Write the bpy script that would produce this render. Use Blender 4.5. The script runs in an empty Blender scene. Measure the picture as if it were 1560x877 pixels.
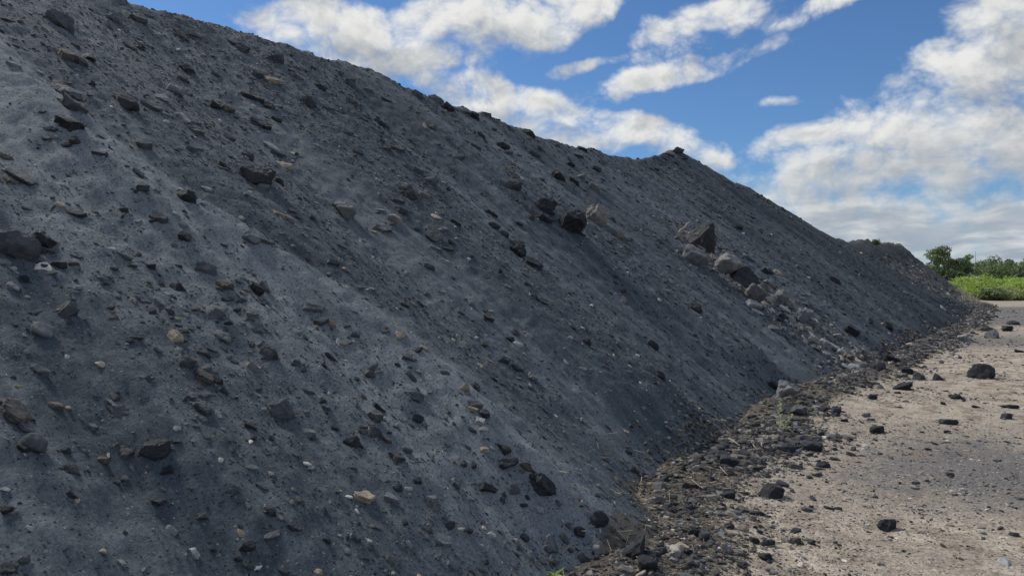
import bpy, bmesh, math, random
import numpy as np
from mathutils import Vector, Matrix

scene = bpy.context.scene
COL = scene.collection
RNG = np.random.default_rng(7)
random.seed(7)
F = 1150.0; CX, CY = 780.0, 438.5          # focal length and centre of the photograph, in its pixels
CAM = np.array([0.0, 0.0, 1.6])
RA = math.radians(32)                       # bearing of the heap's ridge
CR, SR = math.cos(RA), math.sin(RA)

# ------------------------------------------------------------------ noise
def _hash(ix, iy, iz, seed):
    h = (ix.astype(np.int64) * 374761393 + iy.astype(np.int64) * 668265263 + iz.astype(np.int64) * 2147483647 + seed * 1274126177) & 0xFFFFFFFF
    h = ((h ^ (h >> 13)) * 1274126177) & 0xFFFFFFFF
    h = ((h ^ (h >> 16)) * 2246822519) & 0xFFFFFFFF
    return ((h ^ (h >> 15)) & 0xFFFFFF) / float(0xFFFFFF)

def vnoise(x, y, z=0.0, seed=0):
    x, y, z = np.broadcast_arrays(np.asarray(x, float), np.asarray(y, float), np.asarray(z, float))
    ix, iy, iz = np.floor(x), np.floor(y), np.floor(z)
    fx, fy, fz = x - ix, y - iy, z - iz
    sx, sy, sz = (f * f * f * (f * (f * 6 - 15) + 10) for f in (fx, fy, fz))
    def h(a, b, c): return _hash(ix + a, iy + b, iz + c, seed)
    def lerp(a, b, t): return a + (b - a) * t
    r0 = lerp(lerp(h(0, 0, 0), h(1, 0, 0), sx), lerp(h(0, 1, 0), h(1, 1, 0), sx), sy)
    if not np.any(fz):
        return r0 * 2 - 1
    r1 = lerp(lerp(h(0, 0, 1), h(1, 0, 1), sx), lerp(h(0, 1, 1), h(1, 1, 1), sx), sy)
    return lerp(r0, r1, sz) * 2 - 1

def fbm(x, y, z=0.0, seed=0, octv=3, gain=0.5):
    a, f, t = 1.0, 1.0, 0.0
    for k in range(octv):
        t = t + a * vnoise(np.asarray(x) * f, np.asarray(y) * f, np.asarray(z) * f, seed + 17 * k)
        a *= gain; f *= 2.03
    return t

def sstep(a, b, x):
    t = np.clip((x - a) / (b - a), 0, 1)
    return t * t * (3 - 2 * t)

# ------------------------------------------------------------------ terrain
def to_us(x, y): return x * CR - y * SR, x * SR + y * CR
def to_xy(u, s): return u * CR + s * SR, -u * SR + s * CR

def pix_dir(px, py):
    px, py = np.asarray(px, float), np.asarray(py, float)
    return np.stack([(px - CX) / F, np.ones_like(px), -(py - CY) / F], -1)

TOE_S = np.array([-20, 1.5, 3.0, 3.8, 4.5, 5.3, 6.3, 7.3, 10.6, 14.8, 23, 39, 60, 72, 95, 130.])
TOE_U = np.array([-1.45, -1.5, -1.55, -1.60, -1.62, -2.02, -2.10, -2.08, -2.22, -1.98, -1.55, -.6, -.3, -.2, -.3, -.3])
UC = -9.9
CREST_PX = np.array([(190, 0), (230, 14), (280, 27), (340, 41), (385, 54), (440, 70), (520, 92), (560, 103), (610, 128), (650, 146), (690, 162),
                     (740, 173), (780, 191), (830, 211), (890, 226), (950, 241), (985, 242), (1008, 235), (1022, 229), (1037, 228), (1047, 242), (1090, 263), (1140, 286),
                     (1190, 321), (1250, 357), (1270, 364), (1290, 368), (1312, 368), (1340, 371), (1372, 374)], float)
_d = pix_dir(CREST_PX[:, 0], CREST_PX[:, 1])
_du, _ds = to_us(_d[:, 0], _d[:, 1])
_t = UC / _du
CREST_S, CREST_Z = _ds * _t, CAM[2] + _d[:, 2] * _t + .05
S_END = CREST_S[-1]
CREST_S = np.concatenate([[-20, 0], CREST_S, [S_END + 40]])
CREST_Z = np.concatenate([[5.3, CREST_Z[0] + .1], CREST_Z, [CREST_Z[-1]]])

RIB = None     # (d, s) of the pale rib, filled in below

def heap_h(u, s, fine=True):
    u, s = np.asarray(u, float), np.asarray(s, float)
    ut = np.interp(s, TOE_S, TOE_U) + .16 * vnoise(s * 1.1, s * 0, seed=5) * sstep(200, 10, s)
    zc = np.interp(s, CREST_S, CREST_Z)
    zc = zc + .20 * fbm(s * .42, s * 0 + 3.3, seed=101, octv=2) * sstep(60, 68, s) + .05 * fbm(s * 1.1, s * 0 + 1.3, seed=102, octv=2) * sstep(16, 24, s)
    D = ut - UC
    d = ut - u
    g = zc / D
    k = .12
    lin = np.logaddexp(0, (d - .02) / k) * k - .12 * np.exp(-np.clip(d, -1, 9) ** 2 * 5) - .10 * sstep(0.1, -.6, d)
    z = lin * g
    back = zc - (d - D) * .62
    kk = .09
    z = -np.logaddexp(-z / kk, -back / kk) * kk
    # far end: a cone round the last ridge point
    z = z - .6 * sstep(59.5, 63, s + .5 * d) * sstep(.4, 2.2, d) * sstep(D * .98, D * .72, d)
    se = np.maximum(s - S_END, 0)
    rr = np.sqrt((u - UC) ** 2 + se ** 2)
    cone = zc - rr * g
    z = np.where(s > S_END, np.minimum(z, cone), z)
    m = sstep(.05, .9, d) * sstep(-.3, .6, z)
    cr = sstep(D * 1.04, D * .76, d)
    w = fbm(s * .5, d * .22, seed=31, octv=2) * .6
    z = z + m * cr * (.13 * vnoise((s + w) * .75, d * .10, seed=1) + .055 * vnoise((s + w) * 2.1, d * .22, seed=2))
    if RIB is not None:
        rs = np.interp(d, RIB[0], RIB[1])
        q = s - rs
        z = z + m * .13 * np.exp(-np.where(q > 0, q / .16, q / .55) ** 2) * sstep(14, 7, s)
    if fine:
        z = z + m * (.020 * vnoise((s + w) * 6.5, d * .8, seed=3) + .016 * fbm(s * 7, d * 7, seed=4, octv=2) + .006 * fbm(s * 29, d * 29, seed=6, octv=2))
        # rough rubbly crest and the stony far mound
        z = z + ((.045 + .05 * sstep(18, 30, s)) * sstep(D - .8, D - .1, d) * sstep(D + 2.5, D + .8, d) + .15 * sstep(64, 80, s) * m) * fbm(s * 1.9, d * 1.9, seed=8, octv=3)
    return z

def ground_h(x, y, fine=True):
    r = np.hypot(x, y)
    u, s = to_us(x, y)
    ut = np.interp(s, TOE_S, TOE_U)
    q = u - ut
    z = .05 * fbm(x * .25, y * .25, seed=41, octv=2) * sstep(0, 6, r) + .10 * np.exp(-(q / .55) ** 2) * sstep(130, 90, s)
    z = z + .9 * sstep(90, 200, y) * 0
    if fine:
        z = z + sstep(60, 10, r) * (.016 * fbm(x * 2.2, y * 2.2, seed=42, octv=4) + .005 * fbm(x * 17, y * 17, seed=43, octv=2))
    return z

def surf(x, y, fine=True):
    u, s = to_us(x, y)
    return np.maximum(heap_h(u, s, fine), ground_h(x, y, fine))

TS = np.concatenate([np.arange(1.2, 12, .06), np.arange(12, 40, .2), np.arange(40, 170, .7)])
def cast(px, py):
    """Where the rays through these points of the photograph meet the terrain."""
    d = pix_dir(px, py)
    n = len(d); lo = np.full(n, TS[0]); hi = np.full(n, np.nan)
    for a, b in zip(TS[:-1], TS[1:]):
        open_ = np.isnan(hi)
        if not open_.any(): break
        p = CAM + d[open_] * b
        below = p[:, 2] < surf(p[:, 0], p[:, 1], False)
        idx = np.where(open_)[0][below]
        lo[idx] = a; hi[idx] = b
    miss = np.isnan(hi); hi[miss] = 100; lo[miss] = 100
    lo = lo - .05 * ~miss; hi = hi + .05 * ~miss
    for _ in range(12):
        m = (lo + hi) / 2
        p = CAM + d * m[:, None]
        below = p[:, 2] < surf(p[:, 0], p[:, 1])
        hi = np.where(below, m, hi); lo = np.where(below, lo, m)
    p = CAM + d * hi[:, None]
    return p, miss

def normals(x, y, e=.06, fine=False):
    zx = (surf(x + e, y, fine) - surf(x - e, y, fine)) / (2 * e)
    zy = (surf(x, y + e, fine) - surf(x, y - e, fine)) / (2 * e)
    n = np.stack([-zx, -zy, np.ones_like(zx)], -1)
    return n / np.linalg.norm(n, axis=-1, keepdims=True)

# the pale rib that runs down from the upper slope to the tongue at the foot
_p, _m = cast([40, 150, 283, 400, 520, 620, 690, 753, 797, 860, 925], [130, 225, 330, 395, 470, 540, 600, 667, 717, 765, 815])
_u, _s = to_us(_p[:, 0], _p[:, 1])
_dd = np.interp(_s, TOE_S, TOE_U) - _u
_o = np.argsort(_dd)
RIB = (_dd[_o], _s[_o])

_p, _m = cast([1040, 1104, 1150, 1210, 1260, 1310, 1350], [345, 408, 450, 485, 525, 558, 574])
_u, _s = to_us(_p[:, 0], _p[:, 1])
_dd = np.interp(_s, TOE_S, TOE_U) - _u
_o = np.argsort(_dd)
RUN = (_dd[_o], _s[_o])
def run_at(s, d):
    return np.exp(-((s - np.interp(d, RUN[0], RUN[1])) / (1.0 + .12 * (5 - np.minimum(d, 5)))) ** 2) * sstep(RUN[0][-1] + .8, RUN[0][-1] - .4, d)

# ------------------------------------------------------------------ materials
class N:
    """Small helper round a node tree."""
    def __init__(self, nt): self.nt = nt
    def n(self, t, **k):
        nd = self.nt.nodes.new(t)
        for a, v in k.items(): setattr(nd, a, v)
        return nd
    def put(self, sock, v):
        if hasattr(v, 'is_output'): self.nt.links.new(v, sock)
        elif v is not None: sock.default_value = v
    def math(self, op, a, b=None, c=None, clamp=False):
        nd = self.n('ShaderNodeMath', operation=op, use_clamp=clamp)
        for i, v in enumerate((a, b, c)): self.put(nd.inputs[i], v)
        return nd.outputs[0]
    def vmath(self, op, a, b=None):
        nd = self.n('ShaderNodeVectorMath', operation=op)
        self.put(nd.inputs[0], a)
        if b is not None: self.put(nd.inputs[1], b)
        return nd.outputs['Value'] if op in ('LENGTH', 'DISTANCE', 'DOT_PRODUCT') else nd.outputs[0]
    def noise(self, vec, scale, detail=4, rough=.55, dist=0.0, out=0):
        nd = self.n('ShaderNodeTexNoise')
        self.put(nd.inputs['Vector'], vec); self.put(nd.inputs['Scale'], scale)
        nd.inputs['Detail'].default_value = detail; nd.inputs['Roughness'].default_value = rough; nd.inputs['Distortion'].default_value = dist
        return nd.outputs[out]
    def scale(self, vec, s, rot=(0, 0, 0), loc=(0, 0, 0), kind='POINT'):
        nd = self.n('ShaderNodeMapping', vector_type=kind)
        self.put(nd.inputs['Vector'], vec); nd.inputs['Scale'].default_value = s; nd.inputs['Rotation'].default_value = rot; nd.inputs['Location'].default_value = loc
        return nd.outputs[0]
    def ss(self, x, a, b, lo=0.0, hi=1.0):
        nd = self.n('ShaderNodeMapRange', interpolation_type='SMOOTHSTEP')
        self.put(nd.inputs[0], x)
        for i, v in enumerate((a, b, lo, hi)): nd.inputs[i + 1].default_value = v
        return nd.outputs[0]
    def mix(self, f, a, b, mode='MIX'):
        nd = self.n('ShaderNodeMix', data_type='RGBA', blend_type=mode)
        self.put(nd.inputs[0], f)
        for sock, v in ((nd.inputs[6], a), (nd.inputs[7], b)):
            self.put(sock, (*v, 1) if isinstance(v, tuple) and len(v) == 3 else v)
        return nd.outputs[2]
    def attr(self, name): return self.n('ShaderNodeAttribute', attribute_name=name).outputs['Fac']
    def bump(self, h, strength, dist, normal=None):
        nd = self.n('ShaderNodeBump'); self.put(nd.inputs['Height'], h)
        nd.inputs['Strength'].default_value = strength; nd.inputs['Distance'].default_value = dist
        if normal is not None: self.put(nd.inputs['Normal'], normal)
        return nd.outputs[0]

def new_mat(name, rough=.9, spec=.25):
    m = bpy.data.materials.new(name); m.use_nodes = True
    h = N(m.node_tree); b = m.node_tree.nodes['Principled BSDF']
    b.inputs['Roughness'].default_value = rough; b.inputs['Specular IOR Level'].default_value = spec
    return m, h, b

def heap_material():
    m, h, b = new_mat('heap_fines', .95, .12)
    co = h.n('ShaderNodeTexCoord').outputs['Object']           # x across the slope, y along the ridge
    warp = h.noise(co, .9, 3, .5, out=1)
    wv = h.vmath('ADD', co, h.vmath('MULTIPLY', h.vmath('SUBTRACT', warp, (.5, .5, .5)), (.5, .5, 0)))
    s1 = h.noise(h.scale(wv, (.17, 1.15, .17)), 1.0, 5, .6)
    s2 = h.noise(h.scale(wv, (.55, 6.5, .55)), 1.0, 4, .6)
    s3 = h.noise(h.scale(wv, (1.2, 22, 1.2)), 1.0, 3, .6)
    pat = h.noise(co, 1.7, 5, .6)
    f = h.math('ADD', h.math('MULTIPLY', s1, .44), h.math('ADD', h.math('MULTIPLY', s2, .36), h.math('ADD', h.math('MULTIPLY', s3, .16), h.math('MULTIPLY', pat, .04))))
    f = h.ss(f, .42, .62)
    f = h.math('ADD', h.math('MULTIPLY', f, .52), h.math('MULTIPLY', h.attr('rib'), .70), clamp=True)
    col = h.mix(f, (.068, .085, .102), (.212, .236, .254))
    g1 = h.noise(co, 55, 3, .7); g2 = h.noise(co, 170, 3, .8)
    grain = h.math('ADD', h.math('MULTIPLY', g1, .8), h.math('MULTIPLY', g2, 1.0))
    col = h.mix(1.0, col, h.n('ShaderNodeCombineColor').outputs[0], 'MULTIPLY') if False else col
    grain = h.math('ADD', grain, h.math('MULTIPLY', h.math('SUBTRACT', h.noise(co, 22, 6, .8), .5), .35))
    gr = h.ss(grain, .62, 1.18, .64, 1.38)
    cc = h.n('ShaderNodeCombineColor')
    for i in range(3): h.put(cc.inputs[i], gr)
    col = h.mix(1.0, col, cc.outputs[0], 'MULTIPLY')
    dkc = h.n('ShaderNodeCombineColor')
    for i in range(3): h.put(dkc.inputs[i], h.math('SUBTRACT', 1.0, h.math('MULTIPLY', h.attr('coal'), .40)))
    col = h.mix(1.0, col, dkc.outputs[0], 'MULTIPLY')
    # scattered pale and black grains
    v = h.n('ShaderNodeTexVoronoi'); h.put(v.inputs['Vector'], co); v.inputs['Scale'].default_value = 62
    vr = h.n('ShaderNodeSeparateColor'); h.put(vr.inputs[0], v.outputs['Color'])
    near = h.math('LESS_THAN', v.outputs['Distance'], .34)
    col = h.mix(h.math('MULTIPLY', near, h.ss(vr.outputs[0], .93, .96, 0, .8)), col, (.24, .23, .21))
    col = h.mix(h.math('MULTIPLY', near, h.ss(vr.outputs[1], .80, .84, 0, .75)), col, (.018, .019, .021))
    # stony lighter far mound, brown dirt along the foot
    st = h.attr('stony')
    rub = h.ss(h.noise(co, 1.5, 6, .7), .42, .62)
    col = h.mix(h.math('MULTIPLY', st, rub), col, (.115, .108, .10))
    ft = h.ss(h.math('ADD', h.attr('foot'), h.math('MULTIPLY', h.math('SUBTRACT', h.noise(co, 7, 6, .7), .5), 1.6)), .55, .75)
    col = h.mix(h.math('MULTIPLY', ft, .8), col, (.115, .098, .080))
    h.put(b.inputs['Base Color'], col)
    n1 = h.bump(h.noise(co, 26, 6, .68), .55, .03)
    n2 = h.bump(g2, .5, .008, n1)
    h.put(b.inputs['Normal'], n2)
    return m

def ground_material():
    m, h, b = new_mat('dry_gravelly_dirt', .96, .12)
    co = h.n('ShaderNodeTexCoord').outputs['Object']
    big = h.noise(co, .55, 5, .6); med = h.noise(co, 3.2, 6, .68); fin = h.noise(co, 34, 5, .75); fin2 = h.noise(co, 120, 3, .75)
    col = h.mix(h.ss(med, .34, .66), (.205, .168, .132), (.51, .445, .365))
    col = h.mix(h.ss(big, .42, .66, 0, .55), col, (.28, .25, .215))
    dk = h.math('ADD', h.attr('dark'), h.math('MULTIPLY', h.math('SUBTRACT', med, .5), 2.5))
    col = h.mix(h.ss(dk, .30, .95, 0, .88), col, (.135, .133, .137))
    ft = h.math('ADD', h.attr('foot'), h.math('MULTIPLY', h.math('SUBTRACT', med, .5), 1.3))
    col = h.mix(h.ss(ft, .3, .8, 0, .92), col, (.090, .076, .064))
    sp = h.math('ADD', h.math('MULTIPLY', fin, .7), h.math('MULTIPLY', fin2, .5))
    gr = h.ss(sp, .42, .80, .55, 1.45)
    cc = h.n('ShaderNodeCombineColor')
    for i in range(3): h.put(cc.inputs[i], gr)
    col = h.mix(1.0, col, cc.outputs[0], 'MULTIPLY')
    v = h.n('ShaderNodeTexVoronoi'); h.put(v.inputs['Vector'], h.scale(co, (1, 1, .3))); v.inputs['Scale'].default_value = 38
    vr = h.n('ShaderNodeSeparateColor'); h.put(vr.inputs[0], v.outputs['Color'])
    near = h.math('LESS_THAN', v.outputs['Distance'], .33)
    col = h.mix(h.math('MULTIPLY', near, h.ss(vr.outputs[0], .88, .92, 0, .8)), col, (.50, .45, .38))
    col = h.mix(h.math('MULTIPLY', near, h.ss(vr.outputs[1], .82, .86, 0, .85)), col, (.045, .043, .042))
    h.put(b.inputs['Base Color'], col)
    n1 = h.bump(h.noise(co, 22, 7, .72), .6, .03)
    n2 = h.bump(v.outputs['Distance'], .35, .01, n1)
    h.put(b.inputs['Normal'], n2)
    return m

def rock_material(name, c1, c2, c3, island=False, vein=0.0, scale=1.0, dusty=.0):
    m, h, b = new_mat(name, .88, .3)
    if island:
        co = h.n('ShaderNodeTexCoord').outputs['Object']
        rnd = h.n('ShaderNodeNewGeometry').outputs['Random Per Island']
        sc = 30.0
    else:
        oi = h.n('ShaderNodeObjectInfo')
        rnd = oi.outputs['Random']
        geo = h.n('ShaderNodeNewGeometry').outputs['Position']
        co = h.vmath('ADD', geo, h.math('MULTIPLY', rnd, 37.0))
        sc = 12.0 * scale
    n1 = h.noise(co, sc, 6, .65); n2 = h.noise(co, sc * 5, 5, .7)
    col = h.mix(h.ss(n1, .35, .65), c1, c2)
    col = h.mix(h.ss(n2, .54, .72, 0, .6), col, c3)
    if vein:
        w = h.noise(co, sc * .7, 7, .75, .6)
        col = h.mix(h.ss(w, .56, .63, 0, vein), col, (.36, .35, .335))
    k = h.ss(rnd, 0, 1, .7, 1.35)
    cc = h.n('ShaderNodeCombineColor')
    for i in range(3): h.put(cc.inputs[i], k)
    col = h.mix(1.0, col, cc.outputs[0], 'MULTIPLY')
    h.put(b.inputs['Base Color'], col)
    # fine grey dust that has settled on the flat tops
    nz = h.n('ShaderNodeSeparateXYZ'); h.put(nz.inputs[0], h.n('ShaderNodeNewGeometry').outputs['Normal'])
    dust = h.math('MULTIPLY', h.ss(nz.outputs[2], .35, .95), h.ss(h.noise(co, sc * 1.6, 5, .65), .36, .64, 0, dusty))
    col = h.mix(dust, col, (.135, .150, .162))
    nn = h.bump(h.noise(co, sc * 2.2, 7, .7), .55, .35 / sc)
    h.put(b.inputs['Normal'], nn)
    return m

TONES = {
    'c': ((.022, .025, .030), (.042, .046, .053), (.080, .085, .093)),
    'g': ((.085, .092, .100), (.140, .150, .160), (.22, .225, .23)),
    'd': ((.044, .049, .055), (.082, .089, .097), (.135, .143, .150)),
    'b': ((.058, .054, .050), (.112, .102, .091), (.178, .162, .140)),
    't': ((.22, .185, .14), (.35, .30, .23), (.45, .40, .32)),
    'p': ((.19, .20, .205), (.29, .295, .295), (.40, .40, .39)),
    'w': ((.38, .36, .32), (.52, .49, .44), (.62, .59, .54)),
    'x': ((.13, .12, .112), (.21, .192, .175), (.31, .285, .26)),
}
TNAME = {'d': 'dusty_dark_rock', 'c': 'charcoal_rock', 'g': 'grey_slate', 'b': 'brown_slate', 't': 'tan_rock', 'p': 'pale_grey_rock', 'w': 'whitish_rock', 'x': 'pinkish_brown_rock'}
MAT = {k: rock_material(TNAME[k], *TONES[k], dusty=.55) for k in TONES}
MATI = {k: rock_material(TNAME[k] + '_chips', *TONES[k], island=True) for k in TONES}
MAT_CRUST = rock_material('crusted_rock', (.045, .048, .052), (.085, .088, .092), (.14, .14, .14), vein=.6, scale=.5)
MAT_VEIN = rock_material('veined_grey_rock', (.13, .13, .13), (.20, .20, .20), (.28, .27, .26), vein=.55, scale=.5)

# ------------------------------------------------------------------ mesh helpers
def mesh_np(name, verts, faces, nper, mat=None, smooth=True, attrs=None, mi=None):
    """faces: flat int array of loops with nper corners each."""
    me = bpy.data.meshes.new(name)
    verts = np.ascontiguousarray(verts, np.float32); faces = np.ascontiguousarray(faces, np.int32).ravel()
    nf = len(faces) // nper
    me.vertices.add(len(verts)); me.vertices.foreach_set('co', verts.ravel())
    me.loops.add(len(faces)); me.loops.foreach_set('vertex_index', faces)
    me.polygons.add(nf); me.polygons.foreach_set('loop_start', np.arange(0, len(faces), nper, dtype=np.int32))
    if mi is not None: me.polygons.foreach_set('material_index', np.ascontiguousarray(mi, np.int32))
    me.polygons.foreach_set('use_smooth', np.full(nf, smooth, bool))
    for k, v in (attrs or {}).items():
        a = me.attributes.new(k, 'FLOAT', 'POINT'); a.data.foreach_set('value', np.ascontiguousarray(v, np.float32))
    me.update(calc_edges=True); me.validate()
    for q in (mat if isinstance(mat, list) else [mat] if mat else []): me.materials.append(q)
    return me

def link(name, me, parent=None):
    o = bpy.data.objects.new(name, me); COL.objects.link(o)
    if parent is not None: o.parent = parent
    return o

def tag(o, label=None, cat=None, group=None, kind=None):
    for k, v in (('label', label), ('category', cat), ('group', group), ('kind', kind)):
        if v: o[k] = v
    return o

def grid_faces(nu, nv):
    i = np.arange(nu * nv).reshape(nu, nv)
    return np.stack([i[:-1, :-1], i[1:, :-1], i[1:, 1:], i[:-1, 1:]], -1).reshape(-1)

# ------------------------------------------------------------------ heap
def build_heap():
    s = [-14.0]
    while s[-1] < S_END + 14:
        q = s[-1]
        s.append(q + (.25 if q < -1.5 else max(.024, .0026 * max(q, 0))))
    s = np.array(s)
    ut = np.interp(s, TOE_S, TOE_U)
    d0 = np.concatenate([np.arange(-.7, 6.0, .023), np.arange(6.0, 8.4, .035), np.linspace(8.4, 18.5, 26)])
    S, Dm = np.meshgrid(s, d0, indexing='ij')
    U = ut[:, None] - Dm
    Z = heap_h(U, S)
    lowb = (Dm < -.35) | (Z < -.35)
    Z = np.where(lowb, np.minimum(Z, -.12), Z)
    Z = np.maximum(Z, -.6)
    rs = np.interp(Dm, RIB[0], RIB[1]); q = S - rs
    rib = np.exp(-np.where(q > 0, q / .25, q / 1.0) ** 2) * sstep(14, 7, S)
    # broad paler fans on the near upper slope
    rib = np.maximum(rib, .75 * np.exp(-((S - 2.6) / 2.0) ** 2) * sstep(2.2, 4.6, Dm) * (.7 + .5 * fbm(S * .9, Dm * .3, seed=52, octv=2)).clip(0, 1.2))
    for s_c, wd, a_c in ((8.7, .35, .55), (12.6, .5, .5), (16.2, .4, .35), (5.9, .18, .35), (1.2, .25, .4), (27, .8, .3)):
        rib = np.maximum(rib, a_c * np.exp(-((S - s_c - .35 * fbm(Dm * .35, S * 0, seed=int(s_c * 10), octv=2)) / wd) ** 2) * (.55 + .6 * fbm(Dm * .5, S * .4, seed=57, octv=2)).clip(0, 1) * sstep(.2, 1.2, Dm))
    st = sstep(62, 78, S) * sstep(.9, 2.2, Dm)
    run = run_at(S, Dm) * .8
    foot = sstep(.42, -.05, Dm + .25 * fbm(S * 1.3, Dm * 1.3, seed=77, octv=2))
    v = np.stack([U, S, Z], -1).reshape(-1, 3)
    me = mesh_np('heap', v, grid_faces(*S.shape), 4, heap_material(), True, {'rib': rib.ravel(), 'stony': np.maximum(st, run).ravel(), 'foot': foot.ravel(), 'coal': (sstep(15, 34, S + 1.2 * fbm(S * .4, Dm * .15, seed=71)) * .85 + .15).ravel()})
    me.flip_normals()
    o = link('spoil_hill', me); o.rotation_euler = (0, 0, -RA)
    tag(o, 'long dark grey heap of coal spoil sloping down to the dirt track', 'heap', kind='structure')
    return o

def build_ground():
    fine = np.radians(np.arange(-14, 44, .17))
    coarse = np.radians(np.concatenate([np.arange(44, 345, 4.0)]))
    ang = np.concatenate([fine, coarse, [math.radians(346)]])
    r = [.25]
    while r[-1] < 2500: r.append(r[-1] * (1.02 if 2.8 < r[-1] < 25 else 1.045 if r[-1] < 140 else 1.15))
    r = np.array(r)
    A, R = np.meshgrid(ang, r, indexing='ij')
    X, Y = R * np.sin(A), R * np.cos(A)
    Z = ground_h(X, Y)
    u, s = to_us(X, Y); q = u - np.interp(s, TOE_S, TOE_U)
    foot = np.exp(-(np.maximum(q - .1, 0) / (.30 + .012 * s.clip(0, 60))) ** 2) * sstep(120, 85, s)
    dark = np.zeros_like(X)
    for px, py, rx, ry, a in ((1450, 735, 1.7, 1.3, .6), (1530, 700, 1.2, 1.8, .75), (1540, 520, 6, 3.6, .8), (1480, 630, 1.4, 1.6, .28), (1545, 590, 2.2, 2.2, .3), (1300, 830, .5, .4, .25)):
        t = CAM[2] / ((py - CY) / F); x0, y0 = (px - CX) / F * t, t
        dark += a * np.exp(-((X - x0) / rx) ** 2 - ((Y - y0) / ry) ** 2)
    band = sstep(29, 36, Y) * sstep(68, 58, Y)
    dark += .95 * band + .25 * sstep(20, 30, Y) * sstep(70, 60, Y)
    v = np.stack([X, Y, Z], -1).reshape(-1, 3)
    me = mesh_np('ground', v, grid_faces(*X.shape), 4, ground_material(), True, {'foot': foot.ravel(), 'dark': dark.clip(0, 1).ravel()})
    return tag(link('ground', me), 'pale tan dirt track with dark gravelly patches', None, kind='structure')

build_heap(); build_ground()

# ------------------------------------------------------------------ rocks
def ico(sub):
    bm = bmesh.new(); bmesh.ops.create_icosphere(bm, subdivisions=sub, radius=1)
    v = np.array([q.co for q in bm.verts]); f = np.array([[q.index for q in p.verts] for p in bm.faces]); bm.free()
    return v, f
ICO = {k: ico(k) for k in (1, 2, 3, 4, 5)}

def rock_verts(shape, seed, sub):
    """A stone cut by random planes and roughened; half extents 1."""
    r = np.random.default_rng(seed)
    d = ICO[sub][0]
    nrm, off = [], []
    def plane(n, o): n = np.array(n, float); nrm.append(n / np.linalg.norm(n)); off.append(o)
    if shape in 'sl':
        plane((r.normal(0, .13), r.normal(0, .13), 1), r.uniform(.38, .55)); plane((r.normal(0, .1), r.normal(0, .1), -1), .5)
        k = r.integers(4, 7); a0 = r.uniform(0, 6.3)
        for i in range(k):
            a = a0 + (i + r.uniform(-.38, .38)) * 2 * math.pi / k
            plane((math.cos(a), math.sin(a), r.uniform(-.3, .7)), r.uniform(.5, 1.0))
    elif shape == 'w':
        plane((r.uniform(-.9, .9), r.uniform(-.6, .2), 1), r.uniform(.35, .5)); plane((0, 0, -1), .6)
        for i in range(6): plane(r.normal(0, 1, 3) * (1, 1, .6), r.uniform(.58, .95))
    elif shape == 'r':
        plane((r.normal(0, .2), r.normal(0, .2), 1), .68)
        for i in range(11): plane(r.normal(0, 1, 3), r.uniform(.72, .98))
    else:
        plane(r.normal(0, .35, 3) + (0, 0, 1), r.uniform(.5, .75)); plane(r.normal(0, .2, 3) - (0, 0, 1), .62)
        got = []
        while len(got) < 9:
            q = r.normal(0, 1, 3) * (1, 1, .8); q /= np.linalg.norm(q)
            if all(q @ e < .72 for e in got): got.append(q); plane(q, r.uniform(.56, .95))
    P, O = np.array(nrm), np.array(off)
    dots = np.maximum(d @ P.T, 1e-3) / O
    kexp = {'r': 16, 's': 30, 'l': 34, 'w': 34, 'k': 34}[shape]
    rad = 1 / ((dots ** kexp).sum(1) + (.82 if shape == 'r' else .66) ** kexp) ** (1 / kexp)
    v = d * rad[:, None]
    if sub >= 3:
        o = r.uniform(0, 50, 3)
        amp = .085 if shape == 'r' else .12
        nz = fbm(v[:, 0] * 1.7 + o[0], v[:, 1] * 1.7 + o[1], v[:, 2] * 1.7 + o[2] + .01, seed, 5, .6)
        v = v * (1 + amp * nz)[:, None]
        if shape in 'l' or (shape == 's' and r.random() < .5):
            nl = 5 if shape == 'l' else 3
            zz = v[:, 2] / np.abs(v[:, 2]).max()
            ph = zz * nl + .35 * vnoise(v[:, 0] * 1.5, v[:, 1] * 1.5, seed=seed)
            lay = np.floor(ph); fr = ph - lay
            off2 = _hash(lay, lay * 0, lay * 0, seed) - .5
            groove = np.exp(-((fr - .5) / .5) ** 8)
            v[:, :2] *= (1 + .22 * off2 - .13 * (1 - groove))[:, None]
    v = v - (v.max(0) + v.min(0)) / 2
    return v / np.abs(v).max(0)

_proto = {}
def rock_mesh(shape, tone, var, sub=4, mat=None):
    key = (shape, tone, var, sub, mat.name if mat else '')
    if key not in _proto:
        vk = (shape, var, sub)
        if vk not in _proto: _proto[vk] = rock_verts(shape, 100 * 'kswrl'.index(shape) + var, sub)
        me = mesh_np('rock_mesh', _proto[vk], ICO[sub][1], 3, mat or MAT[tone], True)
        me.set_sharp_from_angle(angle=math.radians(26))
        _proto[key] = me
    return _proto[key]

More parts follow.
